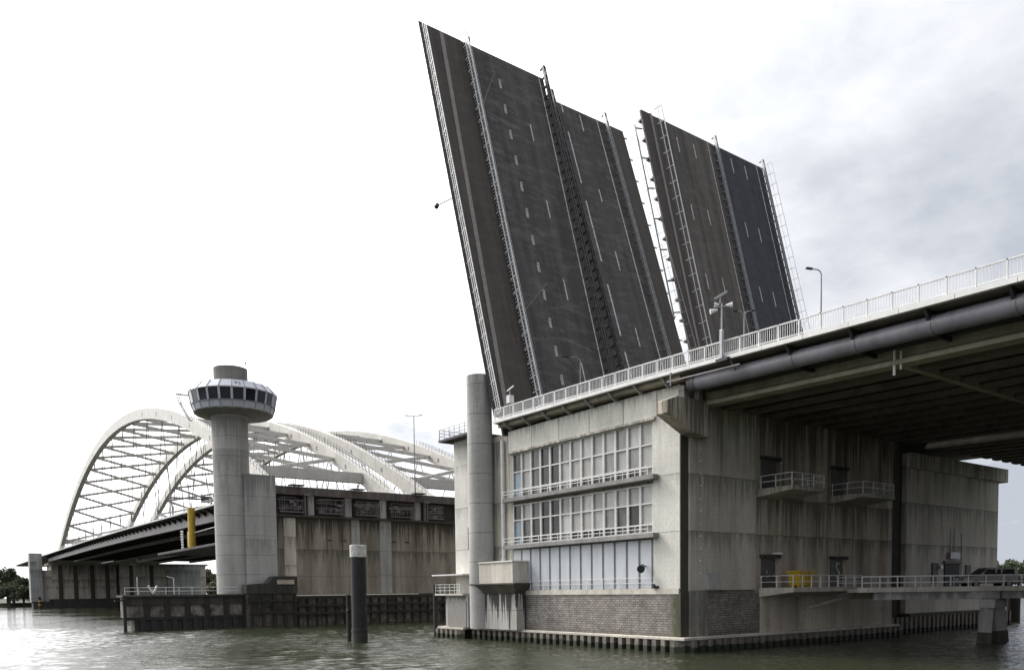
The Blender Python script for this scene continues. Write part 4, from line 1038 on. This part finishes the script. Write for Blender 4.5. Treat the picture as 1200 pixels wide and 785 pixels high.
# yellow skip on the platform
S = thing('skip', 'yellow steel skip behind the railing of the low pier platform', 'skip', (61.9,42.6,5.16))
MB().prism([(62.,6.55),(64.3,6.55),(64.1,5.3),(62.2,5.3)], 'y', 41.6, 42.8).build('bin', M['yellow'], S, bevel=.04)
sk = MB().box(61.92,64.38,41.52,41.62,6.48,6.62).box(61.92,64.38,42.78,42.88,6.48,6.62).box(61.92,62.02,41.62,42.78,6.48,6.62).box(64.28,64.38,41.62,42.78,6.48,6.62); sk.build('rim', M['yellow'], S)
rb = MB()
for x in (62.6,63.15,63.7): rb.box(x-.05,x+.05,41.52,41.6,5.4,6.5)
rb.box(62.2,64.1,41.8,41.95,5.15,5.32).box(62.2,64.1,42.5,42.65,5.15,5.32).build('ribs', M['yellow'], S)

p = MB(); p.tube((121.5,48.2,-3),(121.5,48.2,4.0),.85,18)
tag(p.build('pile', M['timber'], smooth=True), 'thick dark pile standing in the water right of the access bridge columns', 'pile')
mk = thing('channel_marker', 'small striped channel marker at the foot of the distant pale pylon', 'marker', (46.,424,0))
MB().tube((46.,424,-2),(46.,424,5.2),.5,10).build('pole', M['black'], mk)
for z in (1.2,2.9): MB().tube((46.,424,z),(46.,424,z+.8),.53,10).build('band', M['yellow'], mk)

# ================================================================== 13 lamps and masts
def lamp(label, x, y, h, arm, two=False, brk=None):
    z = zd(y) - .03
    o = thing('street_lamp', label, 'street lamp', (x,y,z), 'street lamps on the approach deck')
    MB().tube((x,y,z),(x,y,z+h*.45),.10,10,.075).tube((x,y,z+h*.45),(x,y,z+h-.4),.07,10,.05).build('pole', M['lampgrey'], o, smooth=True)
    MB().lathe(x,y,[(.18,z),(.18,z+.35),(.12,z+.45)],10).build('base', M['lampgrey'], o)
    for s_ in ((1,-1) if two else (1,)):
        a = Vector(arm)*s_; t = Vector((x,y,z+h-.4))
        pts = [t, t+a*.08+Vector((0,0,.22)), t+a*.3+Vector((0,0,.37)), t+a*.75+Vector((0,0,.42))]
        am = MB().path(pts, .045, 8).build('arm', M['lampgrey'], o)
        q = t + a*.72 + Vector((0,0,.42)); e = t + a*1.25 + Vector((0,0,.5))
        MB().bar(q, e, .26, .11).build('lamp_head', M['lampdark'], o, bevel=.03)
    return o
lamp('tall single-arm street lamp against the sky on the approach deck', 56., 35.9, 6.9, (-.75,.55,0))
lamp('twin-head street lamp standing in front of the far bridge leaf', 56., 42.9, 5.6, (-.62,.45,0), True)
lamp('thin street lamp standing in front of the block-marked leaf', 56., 63.2, 6.4, (-1.3,.8,0))
C = thing('camera_mast', 'short mast with loudspeakers and cameras on the deck edge railing', 'camera mast', (48.6,39.2,21.98))
MB().box(48.49,48.71,39.1,39.36,21.98,24.1).build('cabinet', M['galv'], C, bevel=.03)
MB().tube((48.6,39.22,24.1),(48.6,39.22,26.0),.06,8).bar((48.3,39.6,25.75),(48.9,38.75,25.75),.06).build('pole', M['galv'], C)
for dx, dy, dz in ((-.45,.4,-.22),(.3,-.45,.05),(-.25,.3,.15)):
    MB().tube((48.6+dx*.5,39.22+dy*.5,25.75+dz),(48.6+dx*1.4,39.22+dy*1.4,25.72+dz*1.4),.06,10,.19).build('loudspeaker', M['rail'], C)
MB().bar((48.3,39.65,26.35),(48.75,38.85,26.75),.16).tube((48.5,39.3,26.0),(48.5,39.3,26.5),.05,8).build('camera', M['galv'], C)
C = thing('camera_post', 'small camera post on the deck beside the slim concrete cylinder', 'camera post', (50.0,67.3,zd(67)-.03))
MB().tube((50,67.3,zd(67)-.03),(50,67.3,25.6),.06,8).build('post', M['galv'], C)
MB().bar((49.9,67.6,25.6),(49.9,66.5,25.9),.12).box(49.7,50.3,67.0,67.5,24.3,25.1).build('camera', M['rail'], C)
C = thing('light_mast', 'very tall thin light mast rising in front of the right-hand arches', 'light mast', (77.6,135,22.7))
MB().tube((77.6,135,22.7),(77.6,135,38.4),.14,8,.07).build('pole', M['lampgrey'], C)
for s_ in (-1, 1):
    MB().tube((77.6,135,38.3),(77.6+s_*.9,135-s_*.7,38.45),.05,6).bar((77.6+s_*.75,135-s_*.6,38.45),(77.6+s_*1.3,135-s_*1.0,38.5),.25,.1).build('lamp_head', M['lampgrey'], C)
C = thing('sign_gantry', 'traffic sign gantry with two grey sign panels on the arch bridge deck', 'sign gantry', (57,232,zd(232)))
MB().tube((57,232,zd(232)-.03),(57,232,32.2),.2,8).tube((78,232,zd(232)-.03),(78,232,32.2),.2,8).bar((57,232,31.6),(78,232,31.6),.3,.5).build('frame', M['galv'], C)
for x in (65.2, 69.6): MB().box(x,x+3.,231.7,231.85,30.6,32.4).build('sign_panel', M['barrier'], C)
# inspection carriage below the arch bridge
G = thing('inspection_carriage', 'inspection carriage with a yellow end post, hung under the arch bridge', 'carriage', (48,176,15))
MB().tube((47.4,176,14.95),(47.4,176,23.3),.74,16).build('end_post', M['yellow'], G, smooth=True)
MB().box(46.7,46.95,176.4,176.9,15.2,18.4).build('cable_box', M['yellow'], G)
MB().box(47.,62,158,204,14.65,14.95).build('platform', M['dksteel'], G)
MB().box(46.9,47.0,158,204,14.95,15.05).build('platform_edge', M['plumdk'], G)
MB().bar((47.6,175.3,18.1),(47.6,152,18.4),.14).build('cable_chain', M['galv'], G)
ldr = MB()
for y in (181.6,182.6): ldr.tube((47.,y,15.1),(47.,y,19.),.09,6)
for z in np.linspace(15.4,18.8,7): ldr.tube((47.,181.3,z),(47.,183.4 if z > 17 else 182.9,z),.09,6)
ldr.build('ladder', M['rail'], G)
for y in (165, 197):
    for x in (52., 61.): MB().tube((x,y,14.9),(x,y,zd(y)-2.4),.12,6).build('suspension_rod', M['dksteel'], G)

# ================================================================== 14 trees
def tree_mesh(name, h, r, nleaf, seed, ls):
    rg = np.random.default_rng(seed); cl = []
    for k in range(22):
        a = rg.random()*2*pi; rr = r*.75*sqrt(rg.random()); z = h*(.30+.55*rg.random())
        cl.append((rr*cos(a)*(1.25-.6*z/h), rr*sin(a)*(1.25-.6*z/h), z, r*(.17+.25*rg.random())))
    v = np.zeros((nleaf*4,3)); k = rg.integers(0, len(cl), nleaf)
    for i in range(nleaf):
        c = cl[k[i]]; dv = rg.normal(size=3); dv /= np.linalg.norm(dv); p_ = np.array(c[:3]) + dv*c[3]*(rg.random()**.4)*np.array([1,1,.85])
        t = rg.normal(size=3); t /= np.linalg.norm(t); u = np.cross(t, rg.normal(size=3)); u /= np.linalg.norm(u); s_ = ls*(.6+.8*rg.random())
        v[i*4:i*4+4] = [p_-t*s_-u*s_*.6, p_+t*s_-u*s_*.6, p_+t*s_+u*s_*.6, p_-t*s_+u*s_*.6]
    me = bpy.data.meshes.new(name); me.from_pydata(v.tolist(), [], [tuple(range(i*4,i*4+4)) for i in range(nleaf)])
    tr = MB(); tr.tube((0,0,-1.5),(0,0,h*.35),r*.07,8,r*.05).tube((0,0,h*.35),(r*.1,0,h*.7),r*.05,8,r*.02)
    for c in cl[:7]: tr.tube((0,0,h*(.25+.1*rg.random())), c[:3], r*.03, 5, r*.01)
    return me, tr
kinds = []
for i, (h, r, n, ls) in enumerate(((11,5.2,5200,.23), (8.5,5.6,5000,.23), (14,5.4,5600,.24), (5,4.2,3600,.2))):
    me, tr = tree_mesh('crown', h, r, n, 20+i, ls)
    kinds.append((me, tr))
tm = {}
def tree(kind, x, y, z, s, label, grp, leafm='leaf', sq=1.):
    o = thing('tree', label, 'tree', (x,y,z), grp)
    if '_w' in o: del o['_w']
    o.rotation_euler = (0,0,random.random()*6.28); o.scale = (s,s,s*sq)
    key = (kind, leafm)
    if key not in tm:
        me = kinds[kind][0].copy(); me.materials.clear(); me.materials.append(M[leafm]); tm[key] = me
    c = bpy.data.objects.new('crown', tm[key]); col.objects.link(c); c.parent = o
    if ('t', kind) not in tm:
        t = kinds[kind][1].build('trunk', M['bark'], o, local=True); tm[('t', kind)] = t.data
    else:
        t = bpy.data.objects.new('trunk', tm[('t', kind)]); col.objects.link(t); t.parent = o
    return o
for kd, x, y, s, lm, lab in ((0,38.5,486,1.75,'leaf','tall dark tree on the left bank at the picture edge'),
                         (1,40.5,476,1.35,'leaf2','olive bush-like tree on the left bank, lighter than its neighbours'),
                         (1,45.,480,1.6,'leaf','dark rounded tree just left of the distant pale pylon'),
                         (2,42,500,1.2,'leaf','slender dark tree behind the others on the left bank'),
                         (3,44,470,1.7,'leaf','low dark scrub tree at the waterline of the left bank'),
                         (3,38,469,1.8,'leaf','low dark scrub tree at the waterline, at the picture edge'),
                         (0,28,482,1.5,'leaf','dark tree beyond the left edge of the left bank'),
                         (1,12,480,1.6,'leaf','broad dark tree farthest along the left bank')):
    tree(kd, x, y, 2.0, s, lab, 'trees on the left bank', lm)
for kd, x, y, s, lm, lab in ((0,142,488,1.75,'leaf2','olive tree seen in the gap beside the control tower foot'),
                         (1,146,496,1.9,'leaf','dark tree seen in the gap beside the control tower foot'),
                         (3,140,476,2.1,'leaf2','low olive scrub in the gap beside the control tower foot')):
    tree(kd, x, y, 2.0, s, lab, 'trees behind the far river pier', lm)
for i, (x, y, s) in enumerate(((452,190,1.5),(458,184,1.3),(464,182,1.6),(470,178,1.4),(462,196,1.7),(448,186,1.2),(480,182,1.6),(494,188,1.6),(472,192,1.7),(486,196,1.8))):
    tree(i % 2, x, y, 1.6, s, 'dark tree in the distant clump above the access bridge, right edge', 'clump of trees on the far right bank', 'leaf', .95)

sc.render.film_transparent = False
sc.cycles.use_denoising = True
sc.cycles.max_bounces = 6
